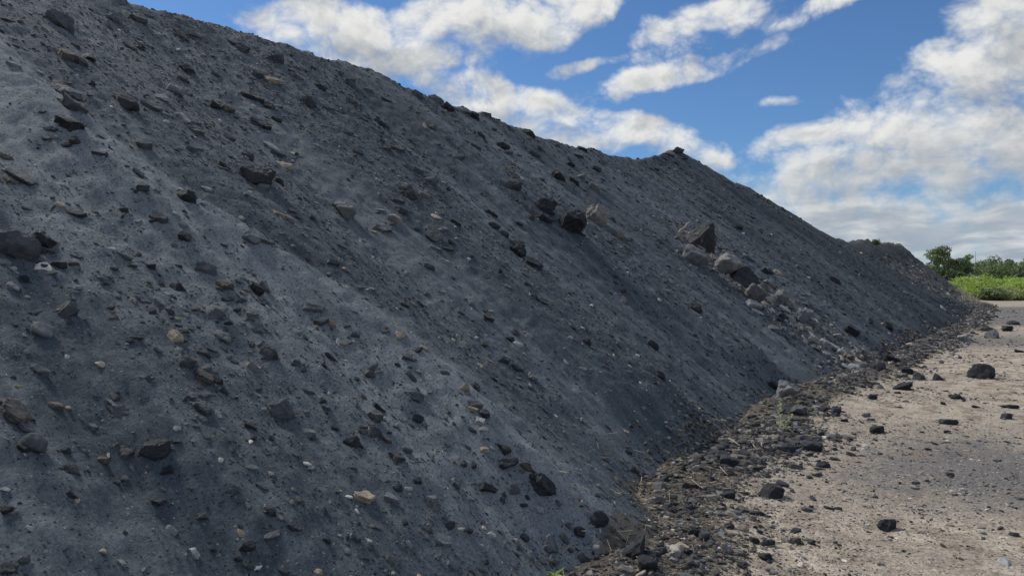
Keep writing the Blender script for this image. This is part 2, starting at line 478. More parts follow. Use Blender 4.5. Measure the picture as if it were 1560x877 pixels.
# Rocks read off the photograph in tiles of 520 x 292 pixels enlarged three times: x, y, width, height, tone + shape, tilt.
TILES = {
 (0, 0): """42 92 42 24 cr;10 140 30 40 ck;400 266 70 18 cs 12;350 208 52 28 cs 10;590 215 62 35 cs 30;640 220 35 28 ck;525 90 75 42 gw;630 85 75 35 ck;680 70 38 28 ck;820 160 85 38 cs 20;883 162 52 26 cs 15;1070 190 52 25 ck;1100 220 62 42 cs 20;1250 260 90 58 cw 15;1180 325 82 45 gl 10;1410 465 82 52 ck;800 415 70 50 gr 20;865 315 95 65 cs 30;740 445 90 52 gl 15;575 470 98 58 cr 15;690 480 85 50 gs 20;750 517 40 28 gr;885 558 45 18 cs;290 420 150 60 gl 20;320 555 120 90 cl 30;260 380 32 16 cr;305 374 36 22 cr;655 665 70 45 ck;880 680 52 42 gw 20;460 700 70 25 cs 25;255 625 70 35 gs 25;212 630 50 28 cs;345 642 48 36 cw;312 662 50 18 cs;230 588 58 24 cs;415 380 45 35 ck;632 790 68 36 cs;650 856 52 36 cr;905 600 75 40 cs;1025 612 80 40 cs 10;1275 828 52 46 ck;1200 848 55 38 gw;1345 698 28 20 ts;1272 700 62 40 cs;1240 667 55 18 ps;1130 712 58 35 bk;1025 752 60 35 cs;1040 500 60 35 bk;980 480 55 45 ck;1175 552 75 40 cs 20;1218 580 40 40 ck;1260 545 50 34 ck;1230 485 50 32 ck;1180 452 75 28 cs 25;1130 440 50 22 cs;1360 350 55 35 cs;985 345 55 24 cs;835 360 65 35 cs;40 820 80 44 bl;100 805 130 60 cl;30 718 60 30 bs;70 295 70 35 gs;945 862 40 24 pw;640 195 16 12 tk;505 240 9 9 wr;1500 490 60 30 cs;1465 400 50 35 ck""",
 (520, 0): """35 365 75 60 gw;45 465 65 22 cs;120 410 40 22 ck;205 452 35 26 ck;345 435 62 32 ck;430 460 80 36 ck;485 490 60 45 ck;510 525 35 30 ck;565 508 25 16 ck;605 528 50 40 ck;665 515 50 28 cs;715 525 30 15 ck;640 617 50 28 cs;700 590 35 26 ck;850 607 75 32 ck;615 672 60 26 cs 15;735 665 60 58 ck;765 695 35 45 gk;805 705 25 26 ck;905 677 40 22 cs;985 665 40 18 cs;1100 680 32 26 ck;1085 710 40 26 ck;880 705 40 22 cs;990 805 70 45 ck;1045 750 40 36 ck;1090 800 45 45 xw;1165 770 50 24 cs;1355 715 18 12 ck;1540 692 32 28 ck;1520 735 40 26 ck;1536 690 46 36 ck;1498 706 34 24 ck;1562 716 40 26 ck;1475 722 26 18 ck;1440 772 30 18 ck;185 565 70 40 cs 25;30 605 45 20 cs;95 625 30 25 ck;70 680 70 45 gl;255 675 60 40 cs 20;310 760 40 30 ck;350 775 55 25 cs 20;405 825 60 45 ck;295 860 60 40 ck;380 570 30 30 tw;415 580 40 34 bw;480 630 40 20 cs;530 720 50 24 cs 20;205 680 40 20 cs;785 845 70 44 ck;825 815 30 25 pk;765 775 50 30 xs 25;1155 850 50 34 xk;467 832 20 14 tk;1060 830 55 38 ck""",
 (0, 292): """140 220 62 40 pw 20;232 268 38 36 gw;185 265 50 45 ck;20 320 70 40 gs;268 332 62 42 cr;188 330 45 14 cs;335 328 42 18 cs;350 100 72 32 cs 15;565 78 50 34 cw;735 112 90 48 cs 20;840 150 40 24 gs;850 18 100 50 ck 15;845 200 65 42 cs 20;795 242 32 30 ck;565 292 48 24 gs;690 330 66 46 cw;605 330 35 16 cs;470 402 62 30 cl 15;945 342 100 48 cs 22;820 438 66 48 ck;1020 420 90 50 bl 30;1220 228 62 34 gs 10;1270 98 55 32 ts 15;1320 125 48 48 xr;1335 82 40 26 ck;1425 112 40 24 cs;1165 445 70 42 ck;1215 430 60 60 gw;1110 455 38 50 gl;1105 487 58 26 cl;985 535 85 58 gw 10;895 530 36 24 cr;1040 490 36 34 ck;1140 552 92 44 gl 15;730 500 66 30 gs 8;775 545 50 36 cw;695 542 46 26 ck;195 633 86 46 gr;165 550 40 22 cs;105 405 62 38 cw;62 432 62 28 gs;970 720 38 32 cr;920 732 40 26 ck;1230 730 90 66 ck;1350 635 50 36 gk;1395 665 28 24 cr;1180 632 62 34 cs;850 777 66 46 cr;1000 862 45 34 ck;945 805 55 24 cs;1155 800 74 38 xs 15;465 785 42 16 ts;180 815 75 32 gs;1420 530 90 44 gs 20;1510 598 48 42 tk;1470 590 50 24 cs;1505 752 45 24 cs;1520 320 60 42 cs;1545 685 30 24 pw;275 57 34 12 ts;120 730 26 14 ps;60 350 30 14 ps;1090 405 30 22 ck""",
 (520, 292): """318 12 66 50 ck;375 12 40 25 xk;245 122 60 50 xr;432 115 34 20 tk;460 100 25 22 ck;522 142 62 24 cs 5;185 165 85 35 gl 25;250 38 80 35 cs 20;275 85 50 36 ck;345 160 40 30 ck;420 205 80 40 cl 30;490 260 55 30 cs;432 260 45 25 gs;505 232 40 30 cs;400 340 56 28 cs 12;765 430 45 28 gs;695 155 55 30 ck;745 190 45 36 ck;775 205 40 20 bk;1225 155 45 26 gs;1240 125 35 40 ck;1320 215 40 30 ck;1310 265 70 22 gs 15;870 122 36 20 cs;1195 270 30 18 cs;815 142 30 26 ck;680 95 70 25 cl 25;885 480 46 34 cw;850 420 30 20 ck;720 360 32 20 cs;1290 492 42 28 xr;1455 490 24 26 wr;1142 518 28 26 pk;1235 542 40 28 ck;1290 450 32 20 cs;675 575 62 38 cl 15;680 540 30 30 tw;325 512 34 26 pw;290 515 35 26 ck;360 512 50 36 cs;548 545 40 38 cs 30;590 505 34 24 gk;770 672 42 36 ck;810 695 40 26 ps;855 660 40 26 gs;795 640 50 26 cs;650 690 36 16 cs;740 770 50 40 ck;1120 682 40 36 ck;1148 708 28 22 pk;1420 700 60 30 ck;1495 745 26 24 ck;1455 835 50 45 ck;875 848 40 38 pk;645 805 30 30 tk;270 655 48 26 tw;380 712 34 18 tr;352 722 34 24 ck;310 752 55 32 gs;145 795 36 34 cr;130 832 46 36 br;325 845 44 22 cs;62 652 38 22 cs;200 640 34 20 cs;100 480 40 26 cs;15 690 30 34 tw;1105 805 22 20 wk;1025 775 22 14 pr;805 800 60 40 cs;700 855 35 26 ck;1265 765 22 16 pk""",
 (1040, 292): """50 290 115 92 gr 20;300 300 60 30 gs 10;385 355 58 50 ck;432 365 50 30 ts;385 415 40 36 pk;320 512 80 40 ps 20;545 500 66 60 gk;490 575 50 50 pk;530 605 36 40 pr;450 570 60 30 ck;412 628 52 28 gr;260 450 40 45 bk;700 650 50 50 pw;765 635 80 50 ck 25;590 670 40 36 pk;690 705 70 40 ps;740 730 50 30 pk;60 530 60 40 cw;690 400 60 36 cs;935 615 50 30 ck;990 632 28 22 ck;850 585 40 30 cs;1190 530 42 26 pr;1237 545 22 22 pr;1285 677 56 36 pk;1415 660 70 40 gk;1485 630 45 40 ck;1390 632 40 26 bk;1510 602 40 24 cs;1460 575 30 14 pr;1545 730 40 25 cs;1085 850 65 36 cw;1025 825 52 32 ck;1180 855 56 30 cw;955 768 62 40 cw 20;1000 760 30 16 gs;890 800 70 40 gk;1235 745 30 20 pk;245 160 45 20 cs;245 40 40 20 cs;320 115 40 20 cs;110 105 40 20 cs""",
 (1040.001, 292): """369 435 48 30 gk;396 489 42 27 xk;465 534 54 30 ps;519 534 36 27 xk;420 534 42 24 gs;576 639 48 30 pk;615 663 54 33 xs;648 696 60 36 pk;684 714 48 27 gs;720 735 54 30 pk;756 762 54 33 xk;666 660 42 24 ps;600 708 42 27 gk;780 804 48 30 pk;705 780 42 24 xk;564 684 36 24 xs;500 650 40 26 gk;340 545 36 22 ps;610 620 40 26 gk""",
 (0, 584): """20 80 65 30 gs;82 8 40 24 ts;255 97 64 50 br;308 110 20 12 tr;525 60 58 20 cs;415 192 60 28 gs;125 205 80 24 cs -12;155 272 100 66 cr;105 293 50 36 ck;780 65 22 28 ck;930 108 100 54 cl 12;915 155 58 32 gs;998 138 42 28 pw;875 58 42 22 ck;930 48 50 20 xs;1022 32 50 30 cs 15;1150 190 54 26 cs;1400 30 56 24 cs;1490 105 40 40 ck;808 200 38 32 pk;895 192 24 24 cr;565 315 76 54 cw;468 348 52 40 br;488 318 34 14 ts;325 385 90 60 cs -15;388 305 26 26 gr;300 300 50 30 ck;1008 345 26 36 ww;525 278 18 12 tr;1240 410 30 26 pw;1410 220 64 22 gs 25;1530 200 40 25 ck;725 530 56 52 ck;335 505 50 36 ck;352 530 34 24 tk;565 432 44 18 gs;530 445 30 22 gs;25 475 40 50 pl;30 575 50 30 ck;68 583 36 26 gr;145 658 44 30 ps;885 770 62 40 pw;1130 740 66 50 ck;1100 678 34 22 tr;1245 688 48 24 cs;1345 645 64 62 ck 25;1492 712 42 22 cs;1240 585 50 28 ck;1230 562 40 18 gs;1485 580 32 24 ck;925 605 50 30 ck;555 815 48 42 pl;467 760 26 24 tr;110 800 46 34 cr;30 835 80 66 cl 25;975 752 32 26 ck;1180 838 26 18 wr;1455 855 40 36 tk;1140 835 36 26 ck;1095 790 40 40 ck;1070 480 50 36 ck;1130 550 36 36 gk;570 677 26 20 ck""",
 (520, 584): """565 18 40 40 tk;610 15 50 30 ck;610 90 70 34 cs 20;605 112 50 40 ts 35;650 135 50 46 ck;630 160 50 56 ps 50;340 55 66 38 ck;190 160 30 36 ck;170 110 70 30 cs 35;355 160 60 28 cl -25;385 187 30 18 cs;150 222 62 38 cr;95 218 30 30 br;205 250 50 26 bs;255 335 90 50 cs 20;300 300 45 40 cr;655 300 40 34 tr;745 295 80 44 cs 10;845 378 80 30 bs;520 450 54 66 gk;230 515 66 36 gs 8;255 475 45 36 ck;305 475 30 36 pw;585 522 62 40 gs;785 480 60 46 gr;905 572 44 40 pr;850 515 30 34 ck;835 550 28 30 ck;735 530 30 26 ck;665 475 80 30 cs 30;1120 712 46 46 gk;1160 745 30 22 wk;1015 700 46 44 gk;800 725 62 50 gw;835 698 44 38 cr;1105 800 56 40 ck;860 783 36 32 gr;1398 832 84 66 cr;1175 620 80 56 cr;668 635 20 24 pr;475 730 34 24 gw;390 658 56 42 ck;580 670 40 36 ck;125 715 44 34 ps;125 742 26 22 bk;60 700 60 40 cs;30 760 34 30 gk;220 800 44 36 bk;505 828 60 40 gs;237 863 20 18 wr;1455 470 60 46 gk;1455 540 50 36 ck;1525 760 60 20 ws;1470 765 40 26 gk;1100 165 34 26 pk;560 362 36 26 ck""",
 (1040, 584): """455 120 72 70 gk;530 125 66 84 gk;505 170 56 28 cs;415 10 70 26 cs;1000 18 80 42 cw;1190 92 30 24 cr;1245 65 42 24 ck;1283 72 26 12 cs;838 145 34 24 cr;860 165 30 22 cr;1475 152 44 38 cw;1490 105 60 16 cs;1215 178 52 22 cs;1340 107 30 14 cs;1208 220 30 22 ck;1120 300 32 20 ck;1050 300 20 14 ck;978 297 22 18 pk;475 300 66 50 ck;590 295 86 46 cr;640 375 60 30 ck;515 382 66 26 bs;205 360 80 70 cr;375 410 36 36 ck;615 415 34 30 ck;455 458 42 30 cw;210 512 52 36 cr;570 575 52 28 gs;668 568 34 18 cs;595 525 34 22 cw;388 733 62 46 cr;585 724 38 22 cw;992 450 16 34 ck;1065 455 32 22 ck;1112 440 28 24 gk;1280 487 26 18 wk;1240 500 24 26 gk;180 570 30 24 ck;210 650 46 40 ck;98 703 56 38 ck;50 682 50 40 ck;25 768 44 38 ck;125 732 44 30 ck;350 675 40 24 ck;155 655 30 30 tk;1450 660 30 20 ck;1515 690 36 24 gk;1470 818 50 20 ps;1190 740 26 12 cs;540 832 40 14 ws;985 102 30 16 tk;865 65 40 26 ck;700 130 50 30 ck;190 285 50 46 cw;740 170 34 20 ck;60 640 40 30 ck;880 520 20 10 ck""",
}
# Landmarks: x, y, w, h (photo pixels), tone + shape, tilt, name, label, short phrase used to place its neighbours
MARKS = [
 (25, 375, 66, 38, 'dr', 5, 'boulder', 'big smooth dark boulder half buried in the slope at the photo edge', 'big half-buried boulder'),
 (65, 362, 32, 34, 'ck', 0, 'rock', 'rough blocky dark rock wedged against the big half-buried boulder', None),
 (98, 471, 38, 29, 'gw', 10, 'boulder', 'grey block with a wide flat top, alone on smooth fines low on the slope', 'flat-topped grey block'),
 (268, 511, 28, 19, 'tk', 20, 'rock', 'tan banded block with rounded ends lying alone on dark fines', 'tan banded block'),
 (340, 511, 30, 18, 'gs', 35, 'rock', 'thin grey plate standing on edge beside the tan banded block', None),
 (310, 572, 34, 26, 'bl', 30, 'rock', 'brown rock split into upright leaves among dark chips', 'split-leaf brown rock'),
 (22, 622, 52, 34, 'bl', 8, 'boulder', 'large layered brownish slate with stepped edges low on the slope', 'stepped brown slate'),
 (175, 616, 29, 12, 'gl', -14, 'rock', 'upper of two thin grey slates that lean back against the slope', 'back-leaning slates'),
 (176, 627, 26, 12, 'gs', -12, 'rock', 'lower of two thin grey slates that lean back against the slope', None),
 (428, 623, 44, 29, 'dk', 15, 'boulder', 'broad charcoal boulder with a pale chip on top, on the lower slope', 'pale-chipped boulder'),
 (236, 681, 40, 31, 'ck', 0, 'boulder', 'squat charcoal boulder with a flat top above a jet black wedge', 'squat charcoal boulder'),
 (252, 714, 22, 19, 'cw', 0, 'rock', 'jet black wedge lying just below the squat charcoal boulder', None),
 (261, 806, 19, 13, 'pk', 0, 'rock', 'small pale grey block alone on the bottom of the slope', 'pale bottom block'),
 (383, 360, 25, 25, 'gr', 20, 'rock', 'rounded slate-grey slab standing upright beside a flat grey one', 'upright rounded slab'),
 (522, 318, 36, 37, 'pr', 0, 'boulder', 'big pale grey disc-like boulder bedded in the middle slope', 'pale disc-like boulder'),
 (527, 410, 14, 17, 'tk', 0, 'rock', 'small cream-faced block with a black underside on the middle slope', 'cream-faced block'),
 (415, 121, 26, 16, 'ts', 20, 'rock', 'flat tan slab high on the slope below a grey layered one', 'high tan slab'),
 (278, 179, 27, 13, 'pw', 5, 'rock', 'pale chipped angular rock with a dark shard beside it, high on the slope', 'pale chipped rock'),
 (432, 250, 21, 17, 'tk', 25, 'rock', 'tan angular block perched above a wide charcoal boulder', 'perched tan block'),
 (390, 267, 52, 26, 'dk', 0, 'boulder', 'wide charcoal boulder with an overhanging face, below a tan angular block', 'overhanging boulder'),
 (107, 87, 42, 20, 'bl', 15, 'rock', 'brown banded slate with a black tail, high on the slope', 'brown banded slate'),
 (89, 35, 44, 24, 'dw', 10, 'boulder', 'dark wing-shaped rock bedded in the topmost fines', 'wing-shaped rock'),
 (112, 160, 46, 22, 'ds', 25, 'boulder', 'long dark slab with an overhung lower edge under a grey layered one', 'long overhung slab'),
 (868, 340, 43, 48, 'ck', 0, 'boulder', 'tallest black boulder, an upright block on the middle of the slope', 'tall black boulder'),
 (827, 315, 30, 24, 'ck', 0, 'boulder', 'upper rock of the black pair beside the tall black boulder', None),
 (828, 330, 30, 19, 'cs', 20, 'boulder', 'lower rock of the black pair beside the tall black boulder', None),
 (905, 331, 38, 26, 'xk', 15, 'boulder', 'pinkish brown weathered boulder behind the tall black boulder', 'pinkish boulder'),
 (942, 357, 30, 18, 'xs', 10, 'rock', 'pinkish flat rock with a dark half below the pinkish weathered boulder', None),
 (787, 378, 32, 21, 'cw', 0, 'boulder', 'black fin-shaped rock just above a flat black boulder', 'black fin rock'),
 (809, 399, 36, 21, 'cs', 10, 'boulder', 'flat black boulder just below a black fin-shaped rock', 'flat black boulder'),
 (1066, 366, 54, 46, 'ck', 25, 'boulder', 'large dark boulder with pale crust and bare twigs on its top', 'crusted boulder'),
 (1104, 408, 40, 29, 'pr', 0, 'boulder', 'pale rounded boulder at the head of the boulder run, above a black slab', 'pale rounded boulder'),
 (1132, 427, 42, 25, 'cw', 20, 'boulder', 'black slab tucked under the pale rounded boulder', 'black tucked slab'),
 (1145, 449, 30, 20, 'gr', 0, 'boulder', 'lumpy grey boulder below the black slab of the boulder run', 'lumpy grey boulder'),
 (1188, 453, 24, 23, 'pk', 0, 'boulder', 'pale pointed block in the upper middle of the boulder run', 'pale pointed block'),
 (1222, 481, 27, 31, 'gk', 0, 'boulder', 'tall upright grey boulder at the middle of the boulder run', 'tall grey boulder'),
 (1200, 599, 38, 31, 'pk', 0, 'boulder', 'grey boulder with a pale face, topmost of three at the foot of the slope', 'pale-faced boulder'),
 (1497, 571, 46, 28, 'cr', 0, 'boulder', 'large black boulder lying alone on the tan track', 'large lone black boulder'),
 (1352, 801, 26, 20, 'ck', 0, 'rock', 'charcoal block with a split band lying alone on the bare track', 'lone split block'),
 (1336, 656, 19, 15, 'cr', 0, 'rock', 'round dark stone alone on the track beyond the rubble strip', 'round dark stone'),
 (660, 763, 28, 23, 'gk', 0, 'rock', 'faceted grey rock with a pale top on the lower slope', 'faceted grey rock'),
 (555, 751, 29, 28, 'ts', 45, 'rock', 'long cream-tan shard lying down the lower slope', 'cream-tan shard'),
 (535, 671, 24, 25, 'ck', 0, 'rock', 'dark boxy rock with a rounded top on the lower slope', 'boxy dark rock'),
 (568, 632, 26, 25, 'gk', 0, 'rock', 'grey boxy rock with a dark flank in the pale rib of fines', 'boxy grey rock'),
 (772, 703, 29, 25, 'cw', 0, 'boulder', 'dark three-cornered rock under a flat slab on the pale rib', 'three-cornered rock'),
 (827, 738, 56, 22, 'cw', 40, 'boulder', 'long black leaning slab half sunk below the three-cornered rock', 'long black slab'),
 (967, 841, 38, 37, 'ck', 0, 'boulder', 'cube-like black boulder at the foot of the tongue of fines', 'cube-like boulder'),
 (881, 807, 18, 20, 'ck', 0, 'rock', 'black upright block near the tip of the tongue of fines', 'black upright block'),
 (839, 830, 30, 23, 'gw', 15, 'rock', 'grey slanted block among rubble at the bottom of the slope', 'slanted grey block'),
 (953, 656, 11, 10, 'ts', 35, 'rock', 'small yellow-tan chip alone on the dark lower slope', 'yellow-tan chip'),
 (1173, 751, 32, 20, 'cw', 0, 'rock', 'dark ridged stone at the edge of the rubble strip on the track', 'dark ridged stone'),
]
WORD_TONE = {'d': 'dark grey', 'c': 'charcoal', 'g': 'grey', 'b': 'brown', 't': 'tan', 'p': 'pale grey', 'w': 'whitish', 'x': 'pinkish brown'}
WORD_SHAPE = {'k': 'blocky', 's': 'flat', 'w': 'wedge-shaped', 'r': 'rounded', 'l': 'layered'}

items = []     # px, py, w, h, tone, shape, tilt, name, label, short
for m in MARKS: items.append([m[0], m[1], m[2], m[3], m[4][0], m[4][1], m[5], m[6], m[7], m[8]])
for (ox, oy), txt in TILES.items():
    for row in txt.split(';'):
        q = row.split()
        x, y, w, hh = (float(v) for v in q[:4])
        if q[4][0] == 'c' and ox + x / 3 < 760 and random.random() < .58: q[4] = 'd' + q[4][1]
        items.append([ox + x / 3, oy + y / 3, w / 3, hh / 3, q[4][0], q[4][1], float(q[5]) if len(q) > 5 else random.uniform(4, 14) + 14 * min(1, max(0, (ox + x / 3 - 150) / 700)), 'rock', None, None])
# keep the ones that show largest as things; the smallest go into the loose stones
marks_n = len(MARKS)
rest = sorted(items[marks_n:], key=lambda q: -q[2] * q[3])
N_THINGS = 318
things_, small_ = items[:marks_n] + rest[:N_THINGS - marks_n], rest[N_THINGS - marks_n:]

# labels for the rocks without one: tone + shape + where it lies from the landmark next to it
marks_short = [q for q in items[:marks_n] if q[9]]
REL = ['beyond', 'below and beyond', 'below', 'below and nearer than', 'nearer than', 'above and nearer than', 'above', 'above and beyond']
ORD = ['', 'second ', 'third ', 'fourth ', 'fifth ', 'sixth ', 'seventh ', 'eighth ', 'ninth ', 'tenth ']
bins = {}
for q in things_[marks_n:]:
    best = min(marks_short, key=lambda m: math.hypot(m[0] - q[0], m[1] - q[1]))
    a = math.degrees(math.atan2(q[1] - best[1], q[0] - best[0])) % 360
    rel = REL[int(((a + 22.5) % 360) // 45)]
    sz = 'large ' if q[2] * q[3] > 700 else 'small ' if q[2] * q[3] < 230 else ''
    bins.setdefault((sz, q[4], q[5], rel, best[9]), []).append((math.hypot(best[0] - q[0], best[1] - q[1]), q))
for (sz, tn, sh, rel, short), lst in bins.items():
    lst.sort(key=lambda e: e[0])
    for k, (_, q) in enumerate(lst):
        noun = 'slate' if sh == 'l' else 'slab' if sh == 's' else 'rock'
        q[8] = f"{ORD[k]}{sz}{WORD_TONE[tn]} {WORD_SHAPE[sh]} {noun} {rel} the {short}"

def place(arr):
    """World matrices for rocks given by where they show in the photograph."""
    px = np.array([q[0] for q in arr]); py = np.array([q[1] + q[3] * .18 for q in arr])
    p, miss = cast(px, py)
    # a rock whose ray passes just over the crest is set down on the crest itself
    for k in np.where(miss | (p[:, 1] > 140))[0]:
        for dy in range(1, 40):
            pp, mm = cast([px[k]], [py[k] + dy])
            if not mm[0] and pp[0, 1] < 140: p[k] = pp[0]; miss[k] = False; break
    n = normals(p[:, 0], p[:, 1], .12)
    out = []
    for k, q in enumerate(arr):
        P, nn = p[k], n[k]
        depth = P[1]
        w, h = q[2] * depth / F, q[3] * depth / F
        if q[7] == 'rock': w *= 1.13; h *= 1.13
        t = math.radians(q[6])
        v = np.array([math.cos(t), 0, -math.sin(t)])
        e1 = v - nn * (v @ nn); e1 /= np.linalg.norm(e1); e2 = np.cross(nn, e1)
        a = .5 * w / max(.55, np.hypot(e1[0], e1[2]))
        nu, e2u = max(abs(nn[2]), .4), abs(e2[2])
        b = a * {'s': .72, 'l': .75}.get(q[5], .85)
        if e2u * 2 * b > .75 * h: b = max(.75 * h / (2 * max(e2u, .1)), .42 * a)
        c = math.sqrt(max(h * h - (2 * b * e2u) ** 2, (.42 * h) ** 2)) / (2 * nu) * (1.5 if q[7] == 'boulder' else 1.22)
        if q[5] in 'sl': c = min(c, .42 * a)
        else: c = min(c, (.72 if q[7] != 'boulder' else .74 if q[0] < 800 else 1.2) * a)
        if P[2] < .2 and q[7] == 'boulder': c = min(c, .62 * h)
        rj = random.uniform(-.10, .10)
        e3 = nn + e1 * rj + e2 * random.uniform(-.12, .12); e3 /= np.linalg.norm(e3)
        e2b = np.cross(e3, e1); e2b /= np.linalg.norm(e2b); e1b = np.cross(e2b, e3)
        emb = .25 if q[7] == 'boulder' else .10
        if P[2] < .2: emb = .42
        o = P + nn * c * emb
        out.append((o, e1b * a, e2b * b, e3 * c, depth))
    return out

def mat4(o, a, b, c):
    return Matrix(((a[0], b[0], c[0], o[0]), (a[1], b[1], c[1], o[1]), (a[2], b[2], c[2], o[2]), (0, 0, 0, 1)))

ROCK_AT = {}; ALL_AT = []
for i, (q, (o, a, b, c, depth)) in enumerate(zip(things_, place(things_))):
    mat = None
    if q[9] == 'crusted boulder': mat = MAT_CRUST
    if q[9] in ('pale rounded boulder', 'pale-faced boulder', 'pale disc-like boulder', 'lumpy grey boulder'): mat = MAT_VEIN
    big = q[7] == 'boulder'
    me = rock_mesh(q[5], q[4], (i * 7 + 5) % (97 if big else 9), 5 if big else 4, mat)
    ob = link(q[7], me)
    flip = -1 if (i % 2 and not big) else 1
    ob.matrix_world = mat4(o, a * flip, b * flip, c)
    on_heap = o[2] > .25
    tag(ob, q[8], q[7], 'boulders on the spoil heap' if big else 'rocks on the slope' if on_heap else 'rocks lying along the track')
    ALL_AT.append((o, a, b, c))
    if q[9]: ROCK_AT[q[9]] = (o, a, b, c)

# ------------------------------------------------------------------ loose stones nobody could count
TKEYS = ['c', 'g', 'b', 't', 'p', 'w', 'x', 'd']
def stones(name, P, size, tone, label, flat, sub=1, embed=.15):
    """One mesh of many small stones. P: points on the terrain, size: half widths."""
    V0, F0 = [], ICO[sub][1]
    for k in range(14): V0.append(rock_verts('kswlwslk'[k % 8], 900 + k, sub))
    V0 = np.array(V0)
    n = len(P); r = RNG
    nn = normals(P[:, 0], P[:, 1], .10)
    ang = r.uniform(0, 2 * np.pi, n)
    t = np.stack([np.cos(ang), np.sin(ang), np.zeros(n)], -1)
    nn = nn + r.normal(0, .10, (n, 3)); nn /= np.linalg.norm(nn, axis=1, keepdims=True)
    e1 = t - nn * (t * nn).sum(1, keepdims=True); e1 /= np.linalg.norm(e1, axis=1, keepdims=True)
    e2 = np.cross(nn, e1)
    a = size * r.uniform(.9, 1.6, n); b = size * r.uniform(.55, .95, n); c = size * r.uniform(flat[0], flat[1], n)
    v = V0[r.integers(0, len(V0), n)]
    W = P[:, None, :] + v[:, :, 0:1] * (e1 * a[:, None])[:, None] + v[:, :, 1:2] * (e2 * b[:, None])[:, None] + (v[:, :, 2:3] + embed) * (nn * c[:, None])[:, None]
    nv = V0.shape[1]
    f = (F0[None] + (np.arange(n) * nv)[:, None, None]).reshape(-1)
    mi = np.repeat(tone, len(F0))
    me = mesh_np(name, W.reshape(-1, 3), f, 3, [MATI[k] for k in TKEYS], False, mi=mi)
    return tag(link(name, me), label, None, kind='stuff')

def pareto(n, rmin, rmax, al):
    u = RNG.random(n)
    return (rmin ** -al - u * (rmin ** -al - rmax ** -al)) ** (-1 / al)

def in_view(P, mx=260, my=170):
    y = np.maximum(P[:, 1], .01)
    px, py = CX + F * P[:, 0] / y, CY - F * (P[:, 2] - CAM[2]) / y
    return (P[:, 1] > .8) & (px > -mx) & (px < 1560 + mx) & (py > -my) & (py < 877 + my), px, py

def tones(n, probs):
    probs = list(probs) + [0] * (8 - len(probs))
    return RNG.choice(len(TKEYS), n, p=np.array(probs) / sum(probs))

def slope_stones():
    PP, SS, TT = [], [], []
    edges = [-2.5, 1, 2, 3, 4, 5, 6, 8, 10, 13, 17, 22, 29, 38, 50, 66, 84, 104]
    for s0, s1 in zip(edges[:-1], edges[1:]):
        mid = max(s0, 0)
        dist = max(2.6, math.hypot(mid, 2.5) * 1.0)
        rmin = max(.80 * dist / F, .0020)                  # half size of the smallest that still shows
        rmax = .019 + .0026 * dist
        dens = (20 if mid < 5 else 31) * (.025 / rmin) ** 1.9
        area = (s1 - s0) * 8.2
        n = int(min(dens, 3800) * area)
        s = RNG.uniform(s0, s1, n); d = RNG.uniform(.0, 8.3, n)
        keep = sstep(-.45, .75, fbm(s * .8, d * .35, seed=61, octv=3)) * .95 + .17
        # more stones towards the crest, in the boulder run, on the far mound and at the foot
        run = run_at(s, d)
        ribq = s - np.interp(d, RIB[0], RIB[1])
        keep *= 1 - .65 * np.exp(-(ribq / .35) ** 2)
        keep = keep + .25 * sstep(6.6, 7.8, d) + run * 1.0 + .3 * sstep(64, 76, s)
        k = RNG.random(n) < keep
        s, d = s[k], d[k]; run = run[k]
        u = np.interp(s, TOE_S, TOE_U) - d
        x, y = to_xy(u, s)
        P = np.stack([x, y, surf(x, y)], -1)
        sz = pareto(len(s), rmin, rmax, 1.78) * (1 + 1.8 * run * (RNG.random(len(s)) < .45))
        v, _, _ = in_view(P)
        ok = v & (P[:, 2] > .04)
        t = tones(len(s), np.array((28, 26, 7, 3, 6, 1.0, 3, 30)) if mid < 7 else np.array((82, 12, 3, 1, 2, .4, 2)))
        tr = tones(len(s), (22, 24, 12, 12, 22, 3, 12))
        pale = (run > RNG.random(len(s)) * .8) | ((s > 66) & (RNG.random(len(s)) < .6))
        t = np.where(pale, tr, t)
        PP.append(P[ok]); SS.append(sz[ok]); TT.append(t[ok])
    # chips lying round the bigger rocks
    big = [(o, a, b) for o, a, b, c in ALL_AT for _ in range(6)]
    O, A, B = (np.array([q[i] for q in big]) for i in range(3))
    g = RNG.normal(0, 1, (len(big), 2)) * 1.1
    Q = O + A * g[:, :1] + B * g[:, 1:] * 1.3
    Q[:, 2] = surf(Q[:, 0], Q[:, 1])
    ln = np.linalg.norm(A, axis=1)
    sz = ln * pareto(len(Q), .07, .42, 1.6); sz = np.maximum(sz, .9 * Q[:, 1] / F)
    PP.append(Q); SS.append(np.minimum(sz, ln * .5)); TT.append(tones(len(Q), (36, 22, 6, 2, 4, .6, 2, 28)))
    if small_:
        pl = place(small_)
        PP.append(np.array([q[0] for q in pl])); SS.append(np.array([np.linalg.norm(q[1]) for q in pl])); TT.append(np.array([TKEYS.index(q[4]) for q in small_]))
    P, S, T = np.concatenate(PP), np.concatenate(SS), np.concatenate(TT)
    print('slope stones', len(P))
    big = S * F / np.maximum(P[:, 1], 1) > 2.6
    print('coarse', big.sum())
    stones('loose_stones', P[big], S[big], T[big], 'countless small slate stones strewn over the dark slope', (.20, .60), 2, .12)
    stones('slate_chips', P[~big], S[~big], T[~big], 'countless tiny slate chips strewn over the dark slope', (.22, .65), 1, .15)

